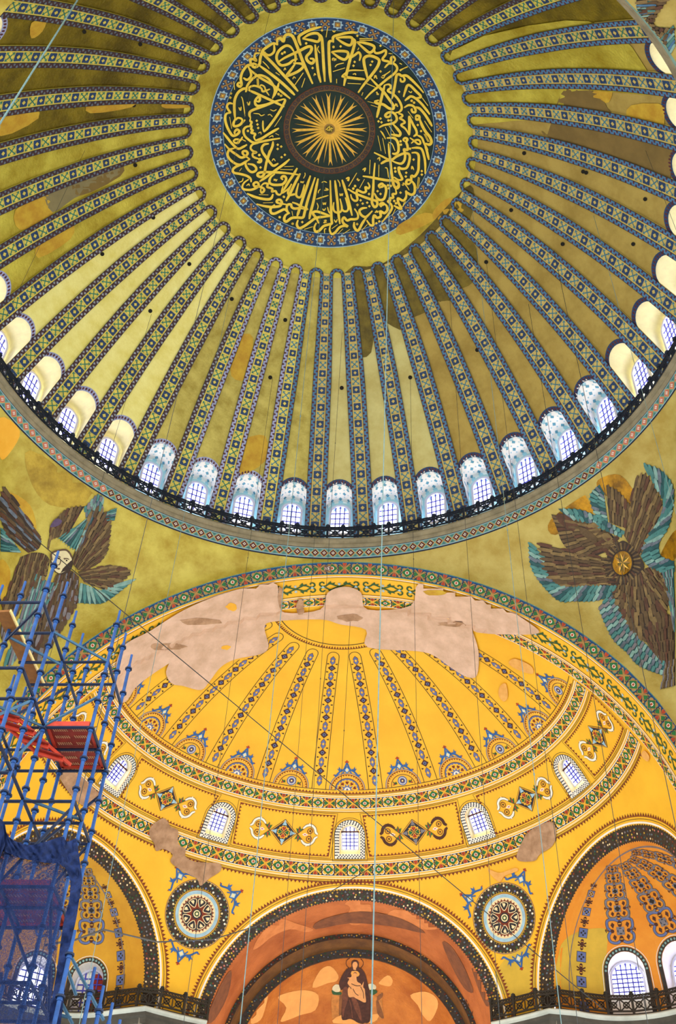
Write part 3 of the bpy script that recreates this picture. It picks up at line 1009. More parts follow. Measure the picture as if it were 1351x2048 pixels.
prof = [(17.2, 41.28), (15.05, 41.28), (14.97, 41.22), (14.94, 41.1), (14.99, 41.0), (15.07, 40.96), (15.06, 40.86), (15.1, 40.76), (15.16, 40.72)]
NA = 180
vs = [ring_pt(r, z, 2*pi*i/NA) for i in range(NA+1) for r, z in prof]
cornice = obj('trim_1', vs, grid_faces(NA+1, len(prof)), 'stone_cornice', smooth=False)
tag(cornice, 'grey brown stone cornice ring below the dome windows', 'cornice', kind='structure')
BT, BB = (15.16, 40.72), (15.27, 40.06)
vs = [ring_pt(BT[0]+(BB[0]-BT[0])*t, BT[1]+(BB[1]-BT[1])*t, 2*pi*i/NA) for i in range(NA+1) for t in (0, 1)]
bandbase = obj('band_ground', vs, grid_faces(NA+1, 2), 'teal_light', cornice)


def bandfn(u, v, h):   # u metres, v 0..1 downwards
    a = u/15.0
    p = ring_pt(BT[0]+(BB[0]-BT[0])*v, BT[1]+(BB[1]-BT[1])*v, a)
    n = V((-sin(a)*.98, -cos(a)*.98, -.18))
    return p+n*h


D = Draw(bandfn, .012, .006)
us = [-30+60*i/140 for i in range(141)]
for v0_, v1_, m in ((.0, .05, 'outline'), (.05, .1, 'sky'), (.84, .9, 'sky'), (.9, 1.02, 'navy_dark')):
    D.strip([(u, v0_) for u in us], [(u, v1_) for u in us], m, 1)
for i in range(-70, 71):
    u = i*.425
    left = u < -6
    D.diamond((u, .47), .205, 'yellow_soft', 1, .36)
    D.diamond((u, .47), .178, 'pink' if u > 13 or u < -11.5 else 'maroon', 2, .315)
    for b in range(4):
        D.disc((u+.05*cos(b*pi/2), .47+.085*sin(b*pi/2)), .03, 'white', 3, 7, .055)
    for vv in (.2, .74):
        D.poly([(u+.21-.1, .47+(vv-.47)*1.2), (u+.21, .47+(vv-.47)*.4), (u+.21+.1, .47+(vv-.47)*1.2)], 'teal', 1)
D.build('diamond_band', cornice)

rail = empty('railing', ring_pt(15.12, 41.28, 0))
tag(rail, 'dark iron gallery railing round the foot of the dome', 'railing')
NP = 126
PW = 2*pi*14.8/NP
RH = .86


def lattice(wd, ht, m, cells=2):
    """open ironwork panel in the x-z plane"""
    mb = MB()
    Y = V((0, 1, 0))
    for z in (.04, .2, ht-.17, ht-.02): mb.bar((-wd/2, 0, z), (wd/2, 0, z), .055, .07, m, V((0, 0, 1)))
    for z0, z1 in ((.2, ht-.17),):
        c = wd/cells
        for i in range(cells):
            x = -wd/2+c*(i+.5)
            mb.bar((x-c/2, 0, z0), (x+c/2, 0, z1), .05, .05, m, Y)
            mb.bar((x+c/2, 0, z0), (x-c/2, 0, z1), .05, .05, m, Y)
            zc = (z0+z1)/2
            pts = [(x+.13*cos(a), 0, zc+.13*sin(a)) for a in (2*pi*j/10 for j in range(11))]
            for p, q in zip(pts, pts[1:]): mb.bar(p, q, .05, .05, m, Y)
            mb.bar((x-c/2, 0, z0), (x-c/2, 0, z1), .04, .05, m, Y)
    n = max(3, int(wd/.14))
    for i in range(n):
        x = -wd/2+wd*(i+.5)/n
        mb.bar((x-wd/n/2, 0, ht-.17), (x, 0, ht-.03), .04, .04, m, Y)
        mb.bar((x, 0, ht-.03), (x+wd/n/2, 0, ht-.17), .04, .04, m, Y)
    return mb


def post_mb(ht, m):
    mb = MB()
    mb.bar((0, 0, 0), (0, 0, ht+.02), .1, .1, m, V((0, 1, 0)))
    mb.add(tubemesh([(0, 0, ht+.0), (0, 0, ht+.04), (0, 0, ht+.07), (0, 0, ht+.12), (0, 0, ht+.18)], [.07, .13, .07, .1, .015], 8), m)
    return mb


pan = post = None
for i in range(NP):
    a = 2*pi*(i+.5)/NP
    if 1.9 < a < 4.35: continue
    p = ring_pt(15.12, 41.29, a)
    q1, q2 = ring_pt(15.12, 41.29, a-pi/NP), ring_pt(15.12, 41.29, a+pi/NP)
    rz = atan2(q2.y-q1.y, q2.x-q1.x)
    if pan is None:
        pan = lattice((q2-q1).length, RH, 'iron', 1).build('panel', rail, (0, 0, 0))
        post = post_mb(RH, 'iron').build('post', rail, (0, 0, 0))
        o, o2 = pan, post
    else:
        o, o2 = pan.copy(), post.copy()
        COL.objects.link(o)
        COL.objects.link(o2)
    mid = (q1+q2)/2
    o.location = mid-WPOS[rail.name]
    o.rotation_euler = (0, 0, rz)
    o.scale = ((q2-q1).length/PW*1.0, 1, 1)
    o2.location = q1-WPOS[rail.name]
    o2.rotation_euler = (0, 0, rz)

# ================================================================== GREAT ARCH AND PENDENTIVES
AY, AR, AZ, AX = 14.68, 15.2, 24.6, .15


def arch_pt(b, y, r): return V((AX+r*cos(b), y, AZ+r*sin(b)))


SIDE = {'northeast': (-1, 1), 'southeast': (1, 1), 'southwest': (1, -1), 'northwest': (-1, -1)}
pend = {}
for nm, (sx, sy) in SIDE.items():
    vs = []
    NU, NV = 41, 15
    for i in range(NU):
        ph = pi/2*i/(NU-1)
        if ph <= pi/4:
            x = 14.68*math.tan(ph)
            b = V((AX*sx+x, AY, AZ+sqrt(max(0, AR*AR-x*x))))
        else:
            y = 14.68*math.tan(pi/2-ph)
            b = V((AX*sx+14.68, y, AZ+sqrt(max(0, AR*AR-y*y))))
        t1 = V((RCX*sx+BB[0]*sin(ph), RCY*sy+(BB[0]-.65)*cos(ph), BB[1]))
        ctrl = V((b.x, b.y, b.z+.62*(t1.z-b.z)))
        for j in range(NV):
            t = j/(NV-1)
            p = b*(1-t)**2+ctrl*2*t*(1-t)+t1*t*t
            vs.append(V((p.x*sx, p.y*sy, p.z)))
    f = grid_faces(NU, NV)
    pend[nm] = obj('wall_'+nm, vs, f, 'gold_pend' if sx < 0 else 'gold_pend_r', smooth=True)
    tag(pend[nm], 'curved gold mosaic pendentive %s' % {'northeast': 'on the far left with a winged figure showing its face', 'southeast': 'on the far right with a winged figure and star boss', 'southwest': 'at the near right corner of the dome', 'northwest': 'at the near left corner of the dome'}[nm], 'pendentive', kind='structure')
    surf('pend_'+nm, vs, f)

# plain infill of the two side arches
for nm, sx in (('north', -1), ('south', 1)):
    vs = []
    for i in range(41):
        b = pi*i/40
        vs += [V((sx*(AX*sx+14.72), AR*cos(b), AZ+AR*sin(b))), V((sx*(AX*sx+14.72), AR*cos(b), 23.5))]
    tag(obj('wall_'+nm, vs, grid_faces(41, 2), 'yellow_soft'), 'plain yellow wall filling the %s side arch' % ('left' if sx < 0 else 'right'), 'wall', kind='structure')

# arch: mosaic face band and soffit
BS = [pi*i/96 for i in range(97)]
A1 = [(AY, AR), (AY+.12, AR-.05), (AY+.42, AR-.45)]
SOF = [(AY+.42, AR-.45)]+[(y, 14.75+.075*(y-15.1)/2.23) for y in (15.9, 16.6, 17.33)]
vs = [arch_pt(b, y, r) for b in BS for y, r in A1]
sof = [arch_pt(b, y, r) for b in BS for y, r in SOF]
arch = obj('trim_2', vs+sof, grid_faces(97, 3)+grid_faces(97, 4, len(vs)), ['navy', 'yellow'], None, [0]*192+[1]*288, smooth=True)
tag(arch, 'great round arch with patterned mosaic edge in front of the yellow half dome', 'arch', kind='structure')

# ================================================================== HALF DOME
SX, SY, SZ, SR, SE = .15, 17.31, 24.84, 14.825, 13.165


def sdp(az, el, h=0):
    """az, el in radians on the half dome ellipsoid; h towards the inside"""
    p = V((SR*cos(el)*sin(az), SE*cos(el)*cos(az), SR*sin(el)))
    n = V((p.x/SR**2, p.y/SE**2, p.z/SR**2)).normalized()
    return V((SX, SY, SZ))+p-n*h


def sd_chart(az0, el0):
    def fn(u, v, h):
        el = el0+v/SR
        return sdp(az0+u/(SR*max(.08, cos(el))), el, h)
    return fn


def sd_band(el0):
    c = SR*cos(el0)

    def fn(u, v, h): return sdp(u/c, el0+v/SR, h)
    return fn


# openings: horizontal cylinders that cut the ellipsoid
def rd_(x): return radians(x)


class Opening:
    def __init__(s, n, lat, zc, dx=0):
        s.n = V((n[0], n[1], 0)).normalized()
        s.t = V((-s.n.y, s.n.x, 0))
        s.lat, s.zc = lat, zc

    def on(s, a, b, h=0):
        """lateral a, height b relative to the arch centre -> point on the ellipsoid"""
        o = s.t*(s.lat+a)+V((0, 0, s.zc+b))-V((SX, SY, SZ))
        d = s.n
        k = V((1/SR**2, 1/SE**2, 1/SR**2))
        A = d.x*d.x*k.x+d.y*d.y*k.y
        B = 2*(o.x*d.x*k.x+o.y*d.y*k.y)
        C = o.x*o.x*k.x+o.y*o.y*k.y+o.z*o.z*k.z-1
        q = max(0, B*B-4*A*C)
        p = o+d*((-B+sqrt(q))/(2*A))
        n = V((p.x*k.x, p.y*k.y, p.z*k.z)).normalized()
        return p+V((SX, SY, SZ))-n*h

    def inside(s, p, rho):
        a = p.dot(s.t)-s.lat
        if p.dot(s.n) < 5: return False
        z = p.z-s.zc
        return abs(a) < rho if z < 0 else a*a+z*z < rho*rho


O_C = Opening((0, 1), -.45, 23.86)
O_R = Opening((.866, .5), 14.05, 24.85)
O_L = Opening((-.866, .5), -14.7, 24.85)
OPENS = [(O_C, 6.66), (O_R, 4.74), (O_L, 4.74)]
EL_BOT = asin((23.6-SZ)/SR)


def elmin(az):
    prev = radians(60)
    if not any(o.inside(sdp(az, prev), r) for o, r in OPENS):
        e = prev
        while e > EL_BOT:
            e2 = e-radians(.5)
            if any(o.inside(sdp(az, e2), r) for o, r in OPENS):
                lo, hi = e2, e
                for _ in range(18):
                    m = (lo+hi)/2
                    if any(o.inside(sdp(az, m), r) for o, r in OPENS): lo = m
                    else: hi = m
                return hi
            e = e2
    return EL_BOT


def shell(fn, azs, emin, etop, holes, nrow=30, split=rd_(38)):
    """columns of quads with arched holes (azc, half, el0, elspring, rise)"""
    vs, fs = [], []

    def ivals(az, mid):
        lo = emin(az) if callable(emin) else emin
        iv = [[lo, split], [split, etop]]
        for c, hwid, e0, e1, rise in holes:
            if abs(mid-c) < hwid:
                q = (az-c)/hwid
                top = e1+rise*sqrt(max(0, 1-q*q))
                iv = [[lo, e0], [top, split], [split, etop]]
        return iv
    for a, b in zip(azs, azs[1:]):
        mid = (a+b)/2
        if b-a < 2e-5: continue
        for (l0, h0), (l1, h1) in zip(ivals(a, mid), ivals(b, mid)):
            n = nrow
            o = len(vs)
            vs += [fn(a, l0+(h0-l0)*j/(n-1)) for j in range(n)]
            vs += [fn(b, l1+(h1-l1)*j/(n-1)) for j in range(n)]
            fs += grid_faces(2, n, o)
    return vs, fs


SDW = [(radians(x), .52/(SR*cos(radians(33.5))), radians(31.3), radians(34.9), .52/SR*1.1) for x in (-62, -31.7, .6, 32.3, 62)]
azs = [radians(-90+180*i/240) for i in range(241)]
for c, hwid, *_ in SDW: azs += [c+hwid*x for x in (-1, -.95, -.8, -.55, -.28, 0, .28, .55, .8, .95, 1)]
azs = sorted(set(azs))
ex = []
for a, b in zip(azs, azs[1:]):
    if abs(elmin(a)-elmin(b)) > radians(4):
        lo, hi = a, b
        ea = elmin(a)
        for _ in range(22):
            m = (lo+hi)/2
            if abs(elmin(m)-ea) < radians(4): lo = m
            else: hi = m
        ex += [lo, hi]
azs = sorted(azs+ex)
hv, hf = shell(lambda a, e: sdp(a, e), azs, elmin, pi/2, SDW)
half = obj('ceiling_half_dome', hv, hf, 'yellow', smooth=True)
tag(half, 'yellow painted half dome with ornamental ribs and five small windows', 'half dome', kind='structure')
surf('half', hv+sof, hf+grid_faces(97, 4, len(hv)))
surf('sphere', [sdp(radians(-90+180*i/90), radians(-10+100*j/50)) for i in range(91) for j in range(51)], grid_faces(91, 51))

# ------------------------------------------------------------------ side conches


class Conch:
    def __init__(s, op, rho, name, label):
        s.op, s.rho = op, rho
        e0, e1 = op.on(rho, .2), op.on(-rho, .2)
        s.l0 = max(e0.dot(op.n), e1.dot(op.n))+.05
        s.c = op.t*op.lat+op.n*s.l0+V((0, 0, op.zc))
        s.R = rho+.02
        s.name, s.label = name, label

    def pt(s, az, el, h=0):
        R = s.R-h
        return s.c+s.op.n*(R*cos(el)*cos(az))-s.op.t*(R*cos(el)*sin(az))+V((0, 0, R*sin(el)))

    def build(s, wins):
        op, rho = s.op, s.rho
        vs, fs = [], []
        bs = [pi*i/60 for i in range(61)]
        fr = [op.on(rho*cos(b), rho*sin(b)) for b in bs]
        bk = [s.c+op.t*(rho*cos(b))+V((0, 0, rho*sin(b))) for b in bs]
        fr = [op.on(rho, -1.2)]+fr+[op.on(-rho, -1.2)]
        bk = [bk[0]-V((0, 0, 1.2))]+bk+[bk[-1]-V((0, 0, 1.2))]
        for a, b in zip(fr, bk): vs += [a, b]
        fs = [(2*i, 2*i+1, 2*i+3, 2*i+2) for i in range(len(fr)-1)]
        s.holes = wins
        az = sorted(set([radians(-90+180*i/72) for i in range(73)]+[c+h_*x for c, h_, *_ in wins for x in (-1, -.95, -.8, -.5, 0, .5, .8, .95, 1)]))
        v2, f2 = shell(lambda a, e: s.pt(a, e) if e > 0 else s.pt(a, 0)+V((0, 0, s.R*e)), az, radians(-30), pi/2, wins, 30, radians(30))
        o = len(vs)
        fs += [tuple(i+o for i in f) for f in f2]
        s.ob = obj(s.name, vs+v2, fs, 'orange', smooth=True)
        tag(s.ob, s.label, 'conch', kind='structure')
        surf(s.name, vs+v2, fs)
        surf(s.name+'_full', [s.pt(radians(-90+180*i/60), radians(-25+115*j/40)) for i in range(61) for j in range(41)], grid_faces(61, 41))

    def inv(s, p):
        d = p-s.c
        a, b, z = d.dot(s.op.n), -d.dot(s.op.t), d.z
        return atan2(b, a), asin(max(-1, min(1, z/d.length)))


CR_ = Conch(O_R, 4.74, 'ceiling_right_conch', 'orange painted niche vault at the lower right')
CL_ = Conch(O_L, 4.74, 'ceiling_left_conch', 'ochre painted niche vault at the lower left behind the scaffold')

# windows of the conches: (azimuth, half width, sill, spring, rise) in radians
rd = radians
CW_R = [(rd(-50.5), rd(10.5), rd(-6), rd(17), rd(10)), (rd(-19), rd(10.5), rd(-6), rd(17), rd(10))]
CW_L = [(rd(30), rd(9.5), rd(-12), rd(12), rd(9.5)), (rd(61), rd(9.5), rd(-10), rd(12), rd(9.5))]
CR_.build(CW_R)
CL_.build(CW_L)
CL_.ob.data.materials[0] = M('ochre_wall')

# ------------------------------------------------------------------ sanctuary vault and apse
BX = .3
bs = [pi*i/64 for i in range(65)]


def ext(pts, d=3.5): return [pts[0]-V((0, 0, d))]+pts+[pts[-1]-V((0, 0, d))]


def yarc(y, r, zc=24.1, x=BX): return [V((x+r*cos(b), y, zc+r*sin(b))) for b in bs]


fr = list(O_C.on(-6.66*cos(b), 6.66*sin(b)) for b in bs)
rows = [ext(fr), ext([a.lerp(b, .5) for a, b in zip(fr, yarc(33, 6.45))]), ext(yarc(33.0, 6.45))]
n = len(rows[0])
vv = [p for i in range(n) for p in (rows[0][i], rows[1][i], rows[2][i])]
vault = obj('ceiling_vault', vv, grid_faces(n, 3), 'vault_brown', smooth=True)
tag(vault, 'brown orange barrel vault in front of the apse', 'vault', kind='structure')
surf('vault', vv, grid_faces(n, 3))
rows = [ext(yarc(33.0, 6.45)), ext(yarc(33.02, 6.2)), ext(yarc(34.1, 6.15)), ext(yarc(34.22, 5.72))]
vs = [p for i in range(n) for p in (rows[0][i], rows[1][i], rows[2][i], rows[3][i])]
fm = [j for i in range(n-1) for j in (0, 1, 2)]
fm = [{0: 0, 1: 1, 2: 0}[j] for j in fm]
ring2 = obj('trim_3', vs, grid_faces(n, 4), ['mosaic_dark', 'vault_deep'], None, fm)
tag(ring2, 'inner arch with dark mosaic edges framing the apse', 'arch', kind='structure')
AC = V((BX, 34.2, 24.1))


def app(az, el, h=0):
    R = 5.74-h
    return AC+V((R*cos(el)*sin(az), R*cos(el)*cos(az), R*sin(el)))


APW = [(rd(x), rd(9), rd(-20), rd(4), rd(8)) for x in (-36, 36)]
azz = sorted(set([rd(-90+180*i/80) for i in range(81)]+[c+h_*x for c, h_, *_ in APW for x in (-1, -.95, -.8, -.5, 0, .5, .8, .95, 1)]))
av, af = shell(lambda a, e: app(a, e) if e > 0 else app(a, 0)+V((0, 0, 5.74*e)), azz, rd(-35), pi/2, APW, 30, rd(20))
apse = obj('ceiling_apse', av, af, 'apse_gold', smooth=True)
tag(apse, 'gold brown apse half dome with a seated robed figure in mosaic', 'apse', kind='structure')
surf('apse', av, af)

# ================================================================== PAINTED ORNAMENT


def heartband(D, u0, u1, c, hh, base='outline', xcol='yellow_soft', edge='white', blue=False, h0=0):
    """alternating cells of crossed hearts and of framed diamonds"""
    n = max(2, int((u1-u0)/.35))
    us = [u0+(u1-u0)*i/n for i in range(n+1)]
    D.strip([(u, -hh) for u in us], [(u, hh) for u in us], base, h0)
    for sg in (1, -1):
        D.strip([(u, sg*hh) for u in us], [(u, sg*(hh+.035)) for u in us], edge, h0)
        if blue: D.strip([(u, hh*.7) for u in us], [(u, hh) for u in us], 'blue_deep', h0+1)
    k = int((u1-u0)/c)
    c = (u1-u0)/k
    for i in range(k):
        u = u0+c*(i+.5)
        z = c*.5
        q = hh*.92
        if i % 2 == 0:
            for sx, sy in ((1, 1), (1, -1)):
                D.stroke([(u-z*.86*sx, -q*.9*sy), (u+z*.86*sx, q*.9*sy)], .05, xcol, h0+1)
            for sx in (1, -1):
                for sy in (1, -1): D.disc((u+z*.84*sx, q*.84*sy), .055, xcol, h0+1, 8)
            for a, m in ((0, 'green'), (pi, 'green'), (pi/2, 'red'), (-pi/2, 'red')):
                L = z*.86 if a in (0, pi) else q*.95
                D.heart((u+.03*cos(a), .03*sin(a)), L, a, xcol, h0+2)
                D.heart((u+.06*cos(a), .06*sin(a)), L*.84, a, m, h0+3)
        else:
            for sx in (1, -1):
                for sy in (1, -1):
                    D.disc((u+z*.5*sx, q*.5*sy), z*.4, edge, h0+1, 12)
                    D.disc((u+z*.5*sx, q*.5*sy), z*.3, xcol, h0+2, 12)
            D.diamond((u, 0), z*1.0, xcol, h0+3, q*1.03)
            D.diamond((u, 0), z*.86, 'green', h0+4, q*.88)
            D.poly([(u+(.34 if j % 2 == 0 else .26)*z*cos(pi*j/8), (.34 if j % 2 == 0 else .26)*q*1.1*sin(pi*j/8)) for j in range(16)], 'white', h0+5)
            D.disc((u, 0), z*.2, 'red', h0+6, 8)
            D.disc((u, 0), z*.07, xcol, h0+7, 6)


def hlines(D, u0, u1, specs, h=1):
    n = max(2, int((u1-u0)/.4))
    us = [u0+(u1-u0)*i/n for i in range(n+1)]
    for v, wd, m in specs: D.strip([(u, v-wd/2) for u in us], [(u, v+wd/2) for u in us], m, h)


# face of the great arch
def a1fn(u, v, h):
    b = pi/2-u/15.1
    t = .5-v/.6
    p = arch_pt(b, AY, AR).lerp(arch_pt(b, AY+.42, AR-.45), t)
    n = V((-cos(b)*.68, -.73, -sin(b)*.68))
    return p+n*h


D = Draw(a1fn, .012, .005)
heartband(D, -23, 23, .6, .26, 'navy_dark', 'cross_tan', 'teal', blue=True)
D.build('mosaic_band', arch)
D = Draw(lambda u, v, h: a1fn(-.52+(u+.52)*.68, v*.68, h), .06, .005)
D.poly([(-.78, -.2), (-.26, -.2), (-.26, .2), (-.78, .2)], 'cross_tan', 0)
D.poly([(-.74, -.17), (-.3, -.17), (-.3, .17), (-.74, .17)], 'maroon', 1)
for t in ('-.7 -.11 -.7 .11 -.56 -.11 -.56 .11', '-.34 .11 -.47 .11 -.47 -.11 -.34 -.11', '-.47 0 -.37 0'): D.stroke(num(t), .035, 'white', 2)
D.build('monogram', arch)


# soffit of the great arch
def soffn(u, v, h):
    b = pi/2-u/14.8
    y = 16.2+v
    r = 14.75+.075*(y-15.1)/2.23
    return arch_pt(b, y, r-h)


D = Draw(lambda u, v, h: soffn(u, v+.78, h), .012, .005)
heartband(D, -22.6, 22.6, .62, .27)
hlines(D, -22.6, 22.6, [(-.42, .05, 'white'), (-.5, .02, 'line_black')])
D.build('heart_band', arch)
D = Draw(soffn, .012, .005)
hlines(D, -22.6, 22.6, [(-.98, .05, 'white'), (-.9, .02, 'line_black')])
S1 = cr([(-.72, .2), (-.78, .29), (-.9, .26), (-.94, .13), (-.82, .03), (-.65, .06), (-.45, .18), (-.2, .08), (0, 0), (.2, -.08), (.45, -.18), (.65, -.06), (.82, -.03), (.94, -.13), (.9, -.26), (.78, -.29), (.72, -.2)], 3)
for i in range(-10, 11):
    u = i*2.12
    for sg in (1, -1):
        D.stroke([(u+p.x, (p.y*sg)*1.15-.28) for p in S1], .085, 'leaf_green', 2)
        for dx in (-.38, .38):
            s2 = sg*(-1 if dx > 0 else 1)
            D.poly([(u+dx-.2, s2*.2-.28), (u+dx-.02, s2*.4-.28), (u+dx+.02, s2*.24-.28), (u+dx+.2, s2*.3-.28), (u+dx+.12, s2*.12-.28)], 'leaf_green', 2)
        D.poly([(u-.09, sg*.26-.28), (u-.03, sg*.1-.28), (u+.03, sg*.1-.28), (u+.09, sg*.26-.28), (u+.03, sg*.2-.28), (u, sg*.32-.28), (u-.03, sg*.2-.28)], 'sky', 3)
    for dx in (-.8, .8): D.poly([(u+dx-.1, -.24), (u+dx, -.36), (u+dx+.1, -.24), (u+dx, -.2)], 'sky', 3)
D.build('scroll_band', arch)

# half dome bands
EU, EL_ = rd(41.4), rd(28.2)
D = Draw(sd_band(EU), .012, .005)
cu = SR*cos(EU)
heartband(D, -cu*rd(88), cu*rd(88), .6, .26)
hlines(D, -cu*rd(88), cu*rd(88), [(.38, .06, 'cream'), (.46, .02, 'line_black'), (.72, .03, 'line_black'), (-.4, .05, 'cream'), (-.47, .02, 'line_black')])
ul = [(-cu*rd(86)+2*cu*rd(86)*i/160, .52) for i in range(161)]
D.zig(ul, 'brown', .15, .035, 1, 1)
D.build('heart_band', half)
D = Draw(sd_band(EL_), .012, .005)
cl = SR*cos(EL_)
heartband(D, -cl*rd(88), cl*rd(88), .64, .29)
hlines(D, -cl*rd(88), cl*rd(88), [(.41, .06, 'cream'), (.5, .02, 'line_black'), (-.42, .06, 'cream'), (-.5, .02, 'line_black'), (-.58, .02, 'line_black')])
ul = [(-cl*rd(86)+2*cl*rd(86)*i/160, -.62) for i in range(161)]
D.zig(ul, 'brown', .17, .03, 1, -1)
D.build('heart_band', half)
# crown ring
D = Draw(lambda u, v, h: sdp(u, rd(77)+v/SR, h), .012, .005)
us = [rd(-80)+rd(140)*i/50 for i in range(51)]
D.strip([(u, -.14) for u in us], [(u, -.11) for u in us], 'brown_dark', 1)
D.strip([(u, .14) for u in us], [(u, .18) for u in us], 'line_black', 1)
for i in range(60):
    u = rd(-80)+rd(140)*i/60
    D.poly([(u-.014, -.1), (u+.014, -.1), (u+.005, 0), (u, .06), (u-.005, 0)], 'brown', 1)
D.build('crown_ring', half)

# ribs of the half dome
for az in (-72, -56, -40, -24, -8, 8, 24, 40, 56, 72):
    e0 = rd(60)
    D = Draw(sd_chart(rd(az), e0), .012, .005)
    va, vb = (rd(44.2)-e0)*SR, (rd(75.6)-e0)*SR
    w0, w1 = .36, .3

    def ww(v): return w0+(w1-w0)*(v-va)/(vb-va)
    L = [(-ww(v), v) for v in (va+(vb-.3-va)*i/20 for i in range(21))]
    arcp = [(ww(vb)*cos(a), vb-.3+.32*sin(a)) for a in (pi-pi*i/8 for i in range(9))]
    D.stroke(L+arcp[1:-1]+[(-x, y) for x, y in reversed(L)], .03, 'line_black', 1)
    per = (vb-va-.5)/7.5
    for i in range(8):
        v = va+.15+per*i
        # pair of hearts point to point
        z = per*.3
        yc = v+per*.30
        D.heart((0, yc-z*1.0), z, pi/2, 'brown', 1)
        D.heart((0, yc-z*.9), z*.86, pi/2, 'slate', 2)
        if i < 7.4:
            D.heart((0, yc+z*1.0), z, -pi/2, 'brown', 1)
            D.heart((0, yc+z*.9), z*.86, -pi/2, 'slate', 2)
        D.diamond((0, yc), z*.22, 'yellow_soft', 4, z*.3)
        yd = v+per*.82
        if i < 7:
            D.diamond((0, yd), .21, 'brown_dark', 2, per*.2)
            D.disc((0, yd), .09, 'slate', 3, 8)
            D.disc((0, yd), .04, 'line_black', 4, 6)
            for sx in (1, -1):
                for dy in (-.2, .2):
                    D.poly([(sx*.26, yd+dy*per*1.3-.05), (sx*.13, yd+dy*per*1.3), (sx*.26, yd+dy*per*1.3+.05)], 'line_black', 2)
    D.build('painted_rib', half)


def crest(D, w, y0, y1, m='blue_deep', m2='red'):
    """palmette crowning a lunette or flanking a roundel"""
    H = y1-y0
    for sg in (1, -1):
        p = [(sg*w, y0+.02), (sg*w*.92, y0-.06), (sg*w*.8, y0), (sg*w*.66, y0+.16*H), (sg*w*.5, y0+.3*H), (sg*w*.25, y0+.42*H), (sg*w*.1, y0+.72*H), (0, y1)]
        D.stroke(cr(p, 3), .09, m, 2, taper=.3)
        D.poly([(sg*w*.62, y0+.28*H), (sg*w*.8, y0+.5*H), (sg*w*.66, y0+.44*H), (sg*w*.62, y0+.66*H), (sg*w*.5, y0+.44*H), (sg*w*.36, y0+.5*H), (sg*w*.46, y0+.26*H)], m, 2)
        D.stroke([(sg*w*.35, y0+.12*H), (sg*w*.2, y0+.34*H), (0, y0+.62*H)], .06, m, 3)
        D.diamond((sg*w*1.05, y0-.02), .04, m2, 2)
        D.stroke([(0, y1-.02), (sg*.1, y1+.03)], .05, m2, 3)
    D.diamond((0, y0+.4*H), w*.26, m, 4, H*.3)
    D.diamond((0, y0+.4*H), w*.18, 'sky', 5, H*.22)
    D.diamond((0, y0+.4*H), w*.12, 'cream', 6, H*.14)
    D.disc((0, y1+.06), .05, m2, 3, 8)


for i, az in enumerate((-80, -64, -48, -32, -16, 0, 16, 32, 48, 64, 80)):
    D = Draw(sd_chart(rd(az), rd(44.15)), .014, .005)
    R0 = .9
    D.ring((0, 0), .6, R0, 'yellow_soft', 0, 30, 0, pi)
    D.ring((0, 0), R0, R0+.04, 'slate', 1, 30, 0, pi)
    D.zig([(.84*cos(a), .84*sin(a)) for a in (pi*j/26 for j in range(27))], 'brown', .12, .03, 1, 1)
    D.ring((0, 0), .62, .65, 'brown_dark', 1, 30, 0, pi)
    if i % 2 == 0:
        D.disc((0, .3), .25, 'slate', 2, 18)
        D.ring((0, .3), .16, .19, 'white', 3, 18)
        D.disc((0, .3), .1, 'brown_dark', 3, 12)
        D.disc((0, .3), .05, 'cream', 4, 8)
        for sg in (1, -1):
            D.poly([(sg*.3, .16), (sg*.55, .1), (sg*.48, .2), (sg*.52, .34), (sg*.42, .24), (sg*.34, .3)], 'leaf_green', 2)
            D.disc((sg*.46, .16), .05, 'red', 3, 7)
    else:
        D.ring((0, 0), .01, .62, 'slate', 1, 30, 0, pi)
        for a in (.3, .95, pi/2, pi-.95, pi-.3):
            D.heart((.2*cos(a), .2*sin(a)), .36, a, 'yellow', 2)
            D.heart((.3*cos(a), .3*sin(a)), .18, a, 'brown', 3)
        D.ring((0, 0), .01, .16, 'white', 3, 12, 0, pi)
        D.disc((0, .04), .06, 'slate', 4, 8)
    crest(D, .66, .82, 1.52)
    D.build('lunette', half)

